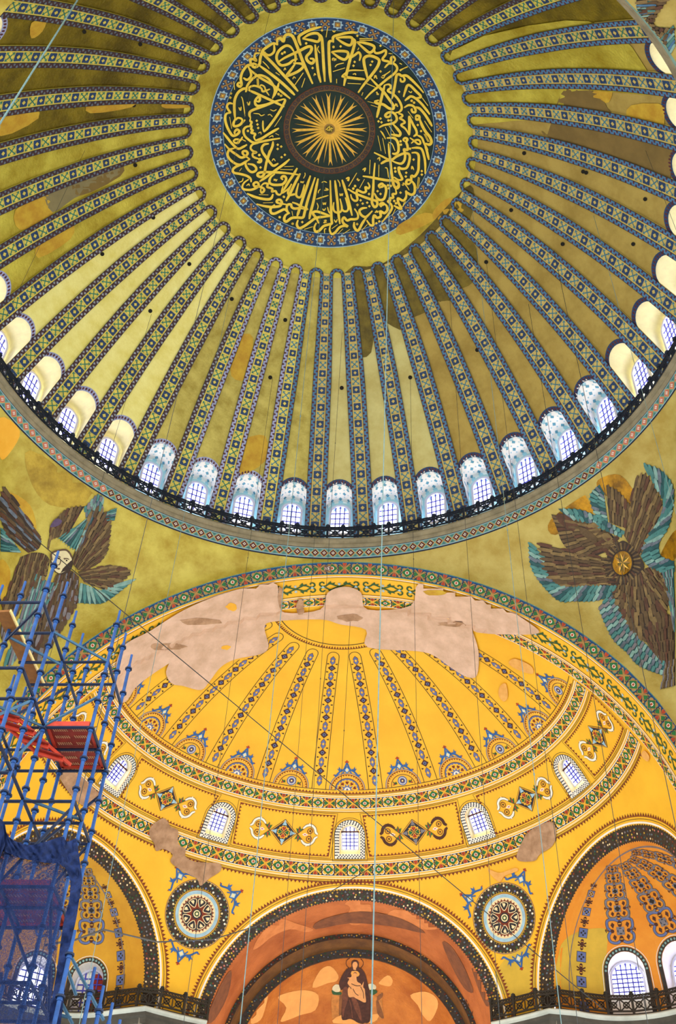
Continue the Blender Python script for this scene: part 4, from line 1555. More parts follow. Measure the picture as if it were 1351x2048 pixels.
# panels between the windows
for az, dark in ((-77.5, 0), (-46.8, 0), (-15.6, 0), (16.4, 1), (47.1, 0), (77.5, 0)):
    e0 = rd(34.75)
    D = Draw(sd_chart(rd(az), e0), .014, .005)
    hw_ = 2.5 if abs(az) < 70 else 2.1
    t_, b_ = 1.08, -1.02
    pth = seg((-hw_, b_), (hw_, b_), 24)+seg((hw_, b_), (hw_, t_), 8)[1:]+seg((hw_, t_), (-hw_, t_), 24)[1:]+seg((-hw_, t_), (-hw_, b_), 8)[1:]
    D.zig(pth, 'brown', .15, .03, 1, 1)
    ot = [(x*1.05, y*1.1) for x, y in pth]
    D.stroke(ot, .02, 'line_black', 1)
    if abs(az) < 70 or 1:
        q = .72
        for rr, m, h in ((q, 'line_black', 1), (q*.95, 'yellow_soft', 2), (q*.88, 'brown', 3), (q*.85, 'outline', 4)): D.diamond((0, 0), rr, m, h, rr*.95)
        for a, m in ((0, 'green'), (pi, 'green'), (pi/2, 'red'), (-pi/2, 'red')):
            D.heart((.02*cos(a), .02*sin(a)), .31, a, 'yellow_soft', 5)
            D.heart((.06*cos(a), .06*sin(a)), .22, a, m, 6)
            D.disc((.28*cos(a+pi/4), .28*sin(a+pi/4)), .06, 'yellow_soft', 5, 8)
            D.poly([(.36*cos(a)-.12*sin(a), .36*sin(a)+.12*cos(a)), (.66*cos(a), .66*sin(a)), (.36*cos(a)+.12*sin(a), .36*sin(a)-.12*cos(a))], 'sky' if not dark else 'slate_grey', 5)
        lc = 'white' if not dark else 'brown_dark'
        for sg in (1, -1):
            def X(x, y): return (sg*x, y)
            D.stroke([X(.72, 0), X(1.02, .28)], .045, 'brown', 2)
            D.stroke([X(.72, 0), X(1.02, -.28)], .045, 'brown', 2)
            for t in (1, -1):
                D.stroke(cr([X(.98, .3*t), X(1.15, .46*t), X(1.38, .5*t), X(1.58, .36*t), X(1.66, .16*t), X(1.78, .06*t)], 4), .11, lc, 3, taper=.3)
                D.stroke(cr([X(.98, .3*t), X(1.15, .46*t), X(1.38, .5*t), X(1.58, .36*t), X(1.66, .16*t), X(1.78, .06*t)], 4), .15, 'line_black', 2, taper=.3)
                D.poly([X(1.2, .42*t), X(1.26, .62*t), X(1.36, .5*t)], lc, 3)
                D.ring(X(1.36, .2*t), .11, .15, 'brown', 2, 14)
                D.disc(X(1.36, .2*t), .05, 'brown_dark', 3, 8)
                D.poly([X(.72, .06*t), X(.62, .3*t), X(.74, .24*t), X(.8, .42*t), X(.88, .26*t), X(.98, .3*t), X(.86, .1*t)], 'green', 3)
                D.poly([X(.74, .12*t), X(.8, .36*t), X(.86, .12*t)], 'red', 4)
            D.poly([X(.98, 0), X(1.12, .09), X(1.3, 0), X(1.12, -.09)], 'white', 3)
            D.poly([X(1.04, 0), X(1.12, .04), X(1.22, 0), X(1.12, -.04)], 'pink', 4)
    D.build('panel_ornament', half)

# half dome windows with chequered surround
for i, (c, hwid, e0, e1, rise) in enumerate(SDW):
    NWIN += 1
    pos = ['leftmost, beside the scaffold', 'second from the left', 'in the middle above the apse arch', 'second from the right', 'rightmost'][i]
    bot = sdp(c, e0)
    upv = (sdp(c, e1+rise)-bot).normalized()
    flat = V((bot.x-SX, bot.y-SY, 0)).normalized()
    tn = V((flat.y, -flat.x, 0))
    out = upv.cross(tn).normalized()
    if out.dot(flat) < 0: out = -out
    root = empty('window_%d' % NWIN, bot+out*.5)
    tag(root, 'small arched window with chequered surround in the yellow half dome, %s' % pos, 'window', 'half dome windows', 'structure')
    ol = [(c-hwid, e0), (c-hwid, (e0+e1)/2), (c-hwid, e1)]+[(c-hwid*cos(a), e1+rise*sin(a)) for a in (pi*j/14 for j in range(1, 14))]+[(c+hwid, e1), (c+hwid, (e0+e1)/2), (c+hwid, e0)]
    dep = .42
    pl = (bot+out*dep).dot(out)
    vs = []
    for a, e in ol:
        p = sdp(a, e)
        s_ = (p-bot).dot(tn)
        b = p+out*(pl-p.dot(out))
        b = b-tn*s_*.06
        vs += [p, b]
    m = len(ol)
    fs = [(2*j, 2*j+1, 2*j+3, 2*j+2) for j in range(m-1)]+[(2*m-2, 2*m-1, 1, 0)]
    obj('reveal', vs, fs, 'reveal_cream', root)
    obj('back_wall', [vs[2*j+1] for j in range(m)], [list(range(m))], 'reveal_cream', root)
    gb = bot+out*(dep-.06)+upv*.2
    hz = (sdp(c, e1+rise)-bot).length
    window(root, gb, tn, upv, out, .46, hz-.2-.46-.04, 4, 6)
    mbb = MB()
    mbb.bar(bot+out*.2-tn*.5+upv*hz*.76, bot+out*.2+tn*.5+upv*hz*.76, .06, .06, 'brown_dark')
    mbb.build('tie_bar', root)
    D = Draw(sd_chart(c, e0), .016, .005)
    hx = hwid*SR*cos(e0)
    hs = (e1-e0)*SR
    rs = rise*SR

    def fo(k): return [(-hx-k, -k), (-hx-k, hs*.5), (-hx-k, hs)]+[(-(hx+k)*cos(a), hs+(rs+k)*sin(a)) for a in (pi*j/16 for j in range(1, 16))]+[(hx+k, hs), (hx+k, hs*.5), (hx+k, -k), (0, -k), (-hx-k, -k)]
    D.strip(fo(0), fo(.24), 'white', 1)
    D.stroke(fo(.25), .025, 'line_black', 2)
    D.stroke(fo(.36), .02, 'line_black', 1)
    for row in range(3):
        P = [V(p) for p in fo(.05+.075*row)]
        acc, nx = 0, .06 if row % 2 else .13
        for a, b in zip(P, P[1:]):
            L = (b-a).length
            if L < 1e-6: continue
            t = (b-a)/L
            while nx < acc+L:
                q = a+t*(nx-acc)
                D.diamond(q, .045, 'navy_dark', 2)
                nx += .15
            acc += L
    D.build('chequer_surround', root)

# roundels
for px, py, lab in ((393, 1828, 'left'), (1009, 1836, 'right')):
    l, _n = pick(px, py, 'half')
    d = l-V((SX, SY, SZ))
    az, el = atan2(d.x/SR, d.y/SE), asin(d.z/SR)
    D = Draw(sd_chart(az, el), .014, .004)
    Rr = 1.68
    for a, b, m, h in ((0, 1.0, 'cream', 0), (.72, .975, 'mosaic_dark', 1), (.69, .72, 'ochre', 2), (.675, .69, 'brown', 2), (.57, .665, 'sky', 2), (.0, .46, 'outline', 2)):
        D.ring((0, 0), max(.005, a*Rr), b*Rr, m, h, 48)
    D.ring((0, 0), Rr*.985, Rr*1.0, 'brown', 2, 48)
    D.zig([(.475*Rr*cos(-a), .475*Rr*sin(-a)) for a in (2*pi*j/40 for j in range(41))], 'brown', .14, .03, 3, 1)
    for j in range(56):
        a = 2*pi*j/56
        D.disc((Rr*(.85+.08*sin(j*2.3))*cos(a), Rr*(.85+.08*sin(j*2.3))*sin(a)), .055, ('white', 'teal_light', 'cream', 'slate', 'leaf_green')[j % 5], 3, 7)
        for rr, z in ((.735, 1), (.965, -1)):
            D.poly([(Rr*rr*cos(a-.03), Rr*rr*sin(a-.03)), (Rr*rr*cos(a+.03), Rr*rr*sin(a+.03)), (Rr*(rr+.03*z)*cos(a), Rr*(rr+.03*z)*sin(a))], 'ochre', 3)
    for j in range(8):
        a = 2*pi*j/8+.2
        D.heart((Rr*.32*cos(a), Rr*.32*sin(a)), -Rr*.18, a, 'brown', 4)
        b = a+pi/8
        pts = [(Rr*.2*cos(b), Rr*.2*sin(b)), (Rr*.3*cos(b-.28), Rr*.3*sin(b-.28)), (Rr*.42*cos(b-.3), Rr*.42*sin(b-.3)), (Rr*.45*cos(b), Rr*.45*sin(b)), (Rr*.42*cos(b+.3), Rr*.42*sin(b+.3)), (Rr*.3*cos(b+.28), Rr*.3*sin(b+.28))]
        D.stroke(cr(pts, 3, True), .035, 'cream', 5, True)
        D.disc((Rr*.37*cos(b), Rr*.37*sin(b)), .08, 'cream', 5, 7)
        D.stroke([(Rr*.3*cos(b), Rr*.3*sin(b)), (Rr*.42*cos(b+.12), Rr*.42*sin(b+.12))], .04, 'cream', 6)
    D.disc((0, 0), Rr*.11, 'cream', 5, 12)
    D.disc((0, 0), Rr*.08, 'leaf_green', 6, 8)
    D.disc((0, 0), Rr*.04, 'cream', 7, 8)
    ro = D.build('roundel', half)
    tag(ro, '%s painted roundel with dark flowered ring' % lab)
    for a in ((rd(132), rd(38), rd(-100)) if lab == 'left' else (rd(142), rd(48), rd(-80))):
        def fc(u, v, h, a=a):
            x, y = u, v
            return sd_chart(az, el)(sin(a)*x+cos(a)*y, -cos(a)*x+sin(a)*y, h)
        D = Draw(fc, .014, .005)
        crest(D, .82, 1.72, 2.5)
        D.build('palmette', ro)

# mosaic rings round the three openings
for op, rho, wb, nm, par in ((O_C, 6.66, .44, 'apse_arch_ring', half), (O_R, 4.74, .62, 'conch_ring', half), (O_L, 4.74, .62, 'conch_ring', half)):
    def fo(u, v, h): return op.on((rho+v)*cos(u), (rho+v)*sin(u), h)
    D = Draw(fo, .016, .005)
    us = [-.12+(pi+.24)*i/110 for i in range(111)]
    D.strip([(u, 0) for u in us], [(u, wb) for u in us], 'mosaic_dark', 1)
    D.strip([(u, wb+.07) for u in us], [(u, wb+.15) for u in us], 'white', 1)
    D.strip([(u, wb+.24) for u in us], [(u, wb+.26) for u in us], 'line_black', 1)
    D.strip([(u, wb+.34) for u in us], [(u, wb+.37) for u in us], 'brown', 1)
    nt = int(pi*rho/.15)
    for j in range(nt):
        u = pi*j/nt
        du = .055/rho
        for v0_, v1_ in ((wb, wb+.06), (0, -.05)):
            D.poly([(u-du, v0_), (u+du, v0_), (u, v1_)], 'mosaic_dark', 1)
        D.poly([(u-du*1.2, wb+.38), (u+du*1.2, wb+.38), (u+du*.4, wb+.46), (u, wb+.52), (u-du*.4, wb+.46)], 'brown', 1)
    for j in range(int(pi*rho/.2)):
        u = pi*(j+.5)/int(pi*rho/.2)
        for q in range(3):
            D.disc((u+RND.uniform(-.012, .012), wb*(.2+.28*q)+RND.uniform(-.05, .05)), .036/1, RND.choice(('cream', 'white', 'teal_light', 'ochre', 'brown', 'pink', 'lilac_dark')), 2, 6, .045) if False else None
            c_ = (u+RND.uniform(-.012, .012), wb*(.2+.28*q)+RND.uniform(-.05, .05))
            D.poly([(c_[0]-.05/rho, c_[1]), (c_[0], c_[1]-.05), (c_[0]+.05/rho, c_[1]), (c_[0], c_[1]+.05)], RND.choice(('cream', 'cross_tan', 'lilac_dark', 'ochre', 'brown', 'pink', 'teal_dark', 'slate_grey', 'leaf_green')), 2)
    D.build(nm, par)

# bare plaster where the paint has fallen
for m, t, c in (
    ('plaster', '238 1298 300 1258 370 1215 450 1183 545 1162 556 1195 568 1222 640 1216 655 1182 690 1170 722 1182 735 1216 822 1208 838 1164 910 1178 1000 1208 1060 1243 1078 1264 1010 1266 955 1262 945 1255 958 1300 955 1348 935 1352 905 1335 870 1310 835 1300 735 1292 732 1257 680 1246 640 1236 548 1240 528 1252 536 1290 520 1306 470 1316 440 1332 418 1360 400 1378 365 1370 342 1365 330 1342 346 1312 380 1298 340 1322 300 1348 270 1372 248 1402 228 1388', 16),
    ('plaster_tan', '300 1654 322 1637 333 1641 340 1653 355 1661 355 1687 370 1698 370 1713 392 1724 437 1727 440 1742 418 1757 400 1772 392 1757 363 1742 340 1724 344 1709 326 1698 311 1702 307 1687 298 1672', 10),
    ('plaster_tan', '1035 1720 1041 1691 1061 1661 1102 1643 1113 1665 1106 1691 1080 1709 1069 1722', 10),
    ('plaster_tan', '112 1540 150 1545 190 1580 205 1600 170 1612 140 1590', 10),
    ('plaster_rose', '1000 1372 1012 1366 1016 1392 1008 1402 998 1390', 8),
    ('plaster_rose', '1030 1316 1062 1330 1066 1346 1040 1340 1018 1326', 8),
    ('plaster_rose', '1290 1500 1300 1512 1296 1522 1284 1510', 8),
    ('plaster_rose', '976 1738 1000 1746 1030 1736 1036 1742 1010 1752 1000 1764 984 1752', 8),
    ('yellow_soft', '360 1330 400 1310 470 1300 505 1312 470 1320 430 1338 400 1372 370 1366', 8),
    ('khaki_paint', '990 1985 985 1960 1000 1930 1030 1900 1055 1895 1068 1905 1062 1985', 10),
):
    D = Draw(pxfn('half'), .1 if m == 'plaster' else .004 if m == 'khaki_paint' else .06, .006)
    D.fill(cr(num(t), 4, True), m, 1, c*.5)
    if m == 'plaster':
        for (x, y, rx, ry, mm) in ((462, 1210, 12, 9, 'yellow_soft'), (450, 1292, 10, 5, 'yellow_soft'), (870, 1182, 24, 6, 'ochre'), (905, 1245, 30, 5, 'plaster_tan'), (600, 1212, 8, 16, 'plaster_tan'), (560, 1190, 5, 22, 'plaster_tan'), (400, 1240, 40, 7, 'plaster_tan'), (330, 1290, 40, 8, 'plaster_tan'), (700, 1232, 26, 8, 'plaster_tan')):
            D.fill([(x+rx*cos(a)*RND.uniform(.75, 1.2), y+ry*sin(a)*RND.uniform(.75, 1.2)-(x-600)*0) for a in (2*pi*j/14 for j in range(14))], mm, 3, 8)
    D.build('bare_patch', half)

# ------------------------------------------------------------------ conch paintings and windows


def cchart(cc, az0, e0):
    def fn(u, v, h):
        el = e0+v/cc.R
        return cc.pt(az0+u/(cc.R*max(.15, cos(el))), el, h)
    return fn


def chain(cc, az, ea, eb, name='painted_chain'):
    D = Draw(cchart(cc, az, 0), .012, .005)
    v = ea*cc.R
    sz = 1.0
    while v < eb*cc.R:
        el = v/cc.R
        sz = .24*(.35+.65*cos(el))
        D.poly([(-sz, v), (sz, v), (sz, v+2*sz), (-sz, v+2*sz)], 'line_black', 1)
        D.poly([(-sz*.92, v+.08*sz), (sz*.92, v+.08*sz), (sz*.92, v+1.92*sz), (-sz*.92, v+1.92*sz)], 'slate', 2)
        for a in range(4):
            D.disc((.42*sz*cos(a*pi/2), v+sz+.42*sz*sin(a*pi/2)), sz*.36, 'yellow_soft', 3, 10)
        for a in range(4):
            D.disc((.42*sz*cos(a*pi/2), v+sz+.42*sz*sin(a*pi/2)), sz*.22, 'line_black', 4, 8)
        w_ = v+2*sz+.1
        for dy in (.28, 1.5):
            D.disc((0, w_+dy*sz), sz*.36, 'brown_dark', 1, 10, sz*.5)
            D.stroke([(-sz*.24, w_+dy*sz), (sz*.24, w_+dy*sz)], .03, 'yellow_soft', 2)
        for sx in (1, -1):
            for dy in (.7, 1.15):
                D.stroke([(0, w_+.9*sz), (sx*sz*.6, w_+dy*sz), (sx*sz*.9, w_+(dy*1.4-.3)*sz)], .06, 'brown_dark', 1)
        v = w_+2.2*sz
    return D.build(name, cc.ob)


def arabesque(cc, az, ea, eb):
    D = Draw(cchart(cc, az, 0), .012, .005)
    v = ea*cc.R
    while v < eb*cc.R:
        el = v/cc.R
        k = .78*max(.35, cos(el)**.8)
        m1 = 'slate' if el < rd(45) else 'slate_grey'

        def X(x, y): return (x*k, v+y*k)
        for sg in (1, -1):
            p = [X(0, .15), X(sg*.35, -.05), X(sg*.75, .05), X(sg*.85, .4), X(sg*.68, .7), X(sg*.85, 1.0), X(sg*.8, 1.4), X(sg*.4, 1.5), X(0, 1.35)]
            D.stroke(cr(p, 4), .2*k, 'line_black', 1)
            D.stroke(cr(p, 4), .15*k, m1, 2)
            for q in ((.45, .3), (.5, 1.1)):
                D.poly([X(sg*q[0]-.12, q[1]), X(sg*q[0], q[1]+.2), X(sg*q[0]+.14, q[1]+.05), X(sg*q[0]+.02, q[1]-.2)], 'brown_dark', 3)
            D.disc(X(sg*.55, .72), .13*k, 'brown_dark', 3, 8)
            D.stroke([X(sg*.65, .72), X(sg*1.02, .76)], .06*k, 'brown_dark', 2)
            D.stroke([X(sg*.95, .62), X(sg*1.02, .76), X(sg*.92, .88)], .05*k, 'brown_dark', 2)
        for dy in (.2, 1.2):
            D.disc(X(0, dy), .15*k, 'brown_dark', 3, 10, .22*k)
            D.stroke([X(-.1, dy), X(.1, dy)], .05*k, 'yellow_soft', 4)
        D.poly([X(-.26, .46), X(.26, .46), X(.26, .98), X(-.26, .98)], 'slate_grey', 3)
        for a in range(4): D.disc(X(.11*cos(a*pi/2), .72+.11*sin(a*pi/2)), .11*k, 'line_black', 4, 8)
        v += 1.6*k
    return D.build('painted_arabesque', cc.ob)


for cc, sg, azc, azr in ((CR_, -1, -77, (-50.5, -19, 12, 44)), (CL_, 1, 82, (61, 30, 0, -30))):
    chain(cc, rd(azc), rd(-6), rd(58))
    for a in azr: arabesque(cc, rd(a), rd(32), rd(78))
    D = Draw(lambda u, v, h: cc.op.n*(.35)+cc.c+cc.op.t*((cc.rho-.09-v-h)*cos(u))+V((0, 0, (cc.rho-.09-v-h)*sin(u))), .02, .005)
    for i in range(60):
        u0_, u1_ = pi*i/60, pi*(i+.8)/60
    D.strip([(pi*i/80, 0) for i in range(81)], [(pi*i/80, .08) for i in range(81)], 'slate_grey', 1)
    D.build('painted_line', cc.ob)

for cc, wins, nm in ((CR_, CW_R, 'right niche'), (CL_, CW_L, 'left niche')):
    for i, (c, hwid, e0, e1, rise) in enumerate(wins):
        NWIN += 1
        def pt(a, e): return cc.pt(a, e) if e > 0 else cc.pt(a, 0)+V((0, 0, cc.R*e))
        out = (cc.op.n*cos(c)-cc.op.t*sin(c)).normalized()
        tn = V((out.y, -out.x, 0))
        bot = pt(c, e0)
        root = empty('window_%d' % NWIN, bot+out*.3)
        lab = [['large arched window with blue muntins in the right niche', 'arched window at the right edge of the picture'], ['glaring arched window behind the scaffold and net in the left niche', 'arched window with white and red panes in the left niche']][cc is CL_][i]
        tag(root, lab, 'window', kind='structure')
        ol = [(c-hwid, e0), (c-hwid, 0), (c-hwid, e1)]+[(c-hwid*cos(a), e1+rise*sin(a)) for a in (pi*j/14 for j in range(1, 14))]+[(c+hwid, e1), (c+hwid, 0), (c+hwid, e0)]
        dep = .55
        pl = (bot+out*dep).dot(out)
        vs = []
        for a, e in ol:
            p = pt(a, e)
            vs += [p, p+out*(pl-p.dot(out))]
        m = len(ol)
        obj('reveal', vs, [(2*j, 2*j+1, 2*j+3, 2*j+2) for j in range(m-1)]+[(2*m-2, 2*m-1, 1, 0)], 'white', root)
        obj('back_wall', [vs[2*j+1] for j in range(m)], [list(range(m))], 'white', root)
        hx = hwid*cc.R*.97
        zt = pt(c, e1+rise).z
        sill = .95 if (cc is CR_) else .35
        hr = zt-bot.z-hx-sill+.05
        gl = None
        if cc is CL_ and i == 1: gl = lambda c_, r_: 'white' if c_ < 2 else ('glass_red' if (c_+r_) % 1 == 0 and c_ in (2, 3) else 'white')
        window(root, bot+out*(dep-.05)+V((0, 0, sill)), tn, V((0, 0, 1)), out, hx*.93, hr, 6 if cc is CR_ else 4, 7, gl=gl)
        D = Draw(lambda u, v, h: pt(c+u/cc.R, e0+v/cc.R)-out*h, .02, .005)
        hs, rs, hw2 = (e1-e0)*cc.R, rise*cc.R, hwid*cc.R

        def fo(k): return [(-hw2-k, 0), (-hw2-k, hs*.5), (-hw2-k, hs)]+[(-(hw2+k)*cos(a), hs+(rs+k)*sin(a)) for a in (pi*j/16 for j in range(1, 16))]+[(hw2+k, hs), (hw2+k, hs*.5), (hw2+k, 0)]
        D.strip(fo(0), fo(.2), 'mosaic_dark', 1)
        D.strip(fo(.24), fo(.27), 'white', 1)
        for q in fo(.1)[2:-2]: D.disc(q, .06, 'teal_light', 2, 6)
        D.build('painted_surround', root)
# paler repainted ground
D = Draw(pxfn('ceiling_right_conch'), .005, .004)
D.fill(cr(num('1116 1910 1128 1880 1156 1863 1184 1857 1212 1859 1214 1884 1210 1940 1216 1995 1112 1985'), 3, True), 'khaki_paint', 0, 8)
D.build('repaint_patch', CR_.ob)

# apse windows
for i, (c, hwid, e0, e1, rise) in enumerate(APW):
    NWIN += 1
    out = V((sin(c), cos(c), 0))
    tn = V((out.y, -out.x, 0))
    bot = AC+out*5.74+V((0, 0, 5.74*e0))
    root = empty('window_%d' % NWIN, bot+out*.3)
    tag(root, 'apse window at the bottom edge, %s of the robed figure' % ('left', 'right')[i], 'window', kind='structure')
    window(root, bot+out*.25, tn, V((0, 0, 1)), out, hwid*5.74*1.05, (e1-e0)*5.74, 4, 7)

# ------------------------------------------------------------------ apse figure (flat mosaic) and vault stains
s_ = 9.65


def figpart(name, polys, par=None):
    D = Draw(pxfn('apse', 640, 1880, s_), .015, .004)
    for it in polys:
        m, h, t = it[:3]
        P = num(t)
        if m.startswith('~'): D.stroke(cr(P, 4), float(it[3]), m[1:], h)
        else: D.fill(cr(P, 3, True), m, h, 60)
    return D.build(name, par or apse)


figpart('throne', [('throne', 1, '225 1060 420 1070 420 1400 280 1500 225 1480'), ('throne', 1, '980 1080 1100 1090 1180 1010 1205 1300 1230 1490 1150 1530 980 1600'), ('throne_dark', 2, '1100 1090 1200 1010 1205 1090 1110 1170'), ('throne_dark', 2, '1080 1180 1130 1180 1230 1480 1180 1500 1100 1400'),
        ('throne_dark', 2, '370 1080 420 1080 420 1440 360 1460'), ('face', 2, '240 900 300 850 370 870 380 980 300 1000 235 960'), ('leaf_green', 3, '225 960 300 1000 400 1000 400 1050 260 1050 225 1010'), ('face', 2, '930 850 1020 840 1080 890 1060 950 960 960'), ('leaf_green', 3, '960 960 1060 950 1105 1000 1040 1050 980 1050'), ('apse_plain', 2, '250 1600 420 1440 920 1440 1130 1430 980 1600')])
fig = figpart('robed_figure', [('robe', 4, '520 545 600 520 600 420 640 385 700 385 745 430 745 520 800 550 870 650 905 780 940 920 970 1100 980 1300 960 1560 860 1610 740 1600 640 1540 560 1520 480 1540 410 1500 420 1150 440 950 400 960 360 850 390 740 450 630'),
        ('skin', 5, '620 470 640 420 690 410 720 450 715 500 690 540 690 570 640 560 635 530'), ('robe_light', 5, '430 960 520 900 540 1100 480 1300 440 1480 420 1400'), ('robe_light', 5, '600 1120 680 1120 760 1300 800 1560 700 1400'), ('~robe_light', 5, '560 1150 600 1300 620 1500', '16'), ('~feather_dark', 5, '520 560 480 700 420 800', '14')])
figpart('halo', [('~robe', 2, '560 545 505 480 505 400 570 345 665 330 760 345 825 410 825 480 770 545', '12')], fig)
figpart('child', [('skin', 6, '600 600 650 585 720 590 755 640 730 690 700 700 715 790 780 830 800 870 840 790 830 900 860 940 870 1050 885 1180 840 1195 770 1160 690 1120 640 1090 550 1090 530 950 560 880 525 820 560 740 520 715 600 700'),
        ('halo', 7, '590 640 610 600 670 585 730 600 760 640 730 690 640 690'), ('skin', 8, '640 640 670 620 705 640 700 690 650 690'), ('robe_light', 8, '640 625 670 605 705 625 700 640 650 640'), ('~robe', 8, '600 830 690 870 780 870', '14'), ('~robe', 8, '630 930 680 1020 740 1060', '12'), ('~robe', 8, '780 890 830 1000 840 1120', '12'), ('~robe', 8, '560 880 600 930', '12')], fig)
for t in ('624 1975 640 1940 660 1932 676 1950 672 1962 655 1966', '555 1995 575 1985 610 1980 636 1990 630 2020 600 2030 575 2040 560 2042 572 2015', '757 1965 775 1950 785 1960 780 1972 765 1970', '820 1990 850 1983 872 1995 875 2015 860 2042 845 2030 835 2010', '500 2046 512 2010 535 1985 530 2015 520 2040'):
    D = Draw(pxfn('apse'), .012, .004)
    D.fill(cr(num(t), 3, True), 'apse_plain', 0, 8)
    D.build('bare_patch', apse)
for t, m in (('690 1796 702 1800 735 1800 742 1835 712 1850 690 1840 700 1815 684 1805', 'vault_light'), ('560 1838 590 1846 626 1858 610 1864 580 1858 545 1872 520 1892 505 1898 524 1864', 'vault_light'), ('790 1818 850 1832 876 1856 840 1858 800 1848 772 1838', 'vault_light'), ('884 1884 902 1892 924 1926 940 1962 946 1985 928 1976 902 1930', 'vault_smoke'), ('934 1900 958 1940 980 1996 972 2012 950 1960', 'vault_smoke'), ('440 1970 462 1940 455 1990 428 2040 412 2040', 'vault_smoke'), ('640 1840 720 1822 800 1836 850 1866 780 1852 700 1846 630 1858', 'vault_smoke')):
    D = Draw(pxfn('vault'), .012, .004)
    D.fill(cr(num(t), 3, True), m, 0 if m != 'vault_smoke' else 1, 8)
    D.build('vault_stain', vault)
# remains of a painted inscription on the inner arch: B O G I C
D = Draw(pxfn('vault', 0, 0, 1), .02, .004)
for t in ('925 2000 931 2012', '925 2000 932 1999 934 2004 928 2007 936 2007 938 2012 931 2013', '938 2014 934 2020 938 2028 944 2028 945 2022 940 2021', '944 2032 949 2040', '952 2036 948 2040 950 2046'):
    D.stroke(num(t), 1.6, 'robe', 1)
tag(D.build('painted_letters', vault), 'dark painted letters on the vault edge')
# flecks of the mosaic rims
for y, r0, r1, nn in ((33.0, 6.24, 6.43, 150), (34.08, 5.76, 6.1, 170)):
    D = Draw(lambda u, v, h: V((BX+v*cos(u), y+.015-h, 24.1+v*sin(u))), .012, .004)
    for i in range(nn):
        u = pi*(i+.5)/nn
        v = RND.uniform(r0, r1)
        m = RND.choice(('ochre', 'cross_tan', 'lilac_dark', 'leaf_green', 'brown', 'teal_dark'))
        D.poly([(u-.008, v), (u, v-.05), (u+.008, v), (u, v+.05)], m, 1)
    D.build('mosaic_flecks', ring2)

# ------------------------------------------------------------------ winged figures on the pendentives


def pline(t): return [V(p) for p in cr(num(t), 6)]


def resample(P, n):
    L = [0]
    for a, b in zip(P, P[1:]): L.append(L[-1]+(b-a).length)
    out = []
    for i in range(n):
        t = L[-1]*i/(n-1)
        j = 0
        while j < len(L)-2 and L[j+1] < t: j += 1
        f = (t-L[j])/max(1e-9, L[j+1]-L[j])
        out.append(P[j].lerp(P[j+1], f))
    return out


def wing(name, par, key, org, root, tip, n, tiers, cols, base, bend=0):
    """feathers run from the root line to the tip line"""
    D = Draw(pxfn(key, *org), .03, .009)
    A, B = resample(pline(root), n+1), resample(pline(tip), n+1)
    for j in range(6):
        D.strip([a.lerp(b, j/6) for a, b in zip(A, B)], [a.lerp(b, (j+1)/6) for a, b in zip(A, B)], base, 0)
    for t in range(tiers):
        f0, f1 = t/tiers, (t+1)/tiers+.04
        for i in range(n):
            o = .5 if t % 2 == 0 else 0.0
            k = min(n-1e-6, max(0, i+o))
            j = int(k)
            fr_ = k-j
            a, b = A[j].lerp(A[j+1], fr_), B[j].lerp(B[j+1], fr_)
            q = V((-(b-a).y, (b-a).x))*bend
            P = [a.lerp(b, f0+(f1-f0)*s/4)+q*sin(pi*(f0+(f1-f0)*s/4)) for s in range(5)]
            wd = (A[j].lerp(B[j], (f0+f1)/2)-A[j+1].lerp(B[j+1], (f0+f1)/2)).length*.74
            D.stroke(P, [wd*.8, wd, wd, wd*.95, wd*.35], cols[(i*7+t*3) % len(cols)], 1+(t % 2)+2*(i % 2))
    return D.build(name, par)


BRN = ['feather', 'feather_light', 'feather', 'feather_red', 'feather_light', 'feather']
TEA = ['teal', 'teal_dark', 'teal_light', 'teal', 'lilac_dark']
GRY = ['lilac_dark', 'teal_light', 'slate_grey', 'teal']


def seraph(par, key, org, parts, lab):
    root = None
    for nm, rt, tp, n, ti, c, b in parts:
        o = wing(nm, root or par, key, org, rt, tp, n, ti, c, b)
        if root is None:
            root = o
            tag(o, lab)
    return root


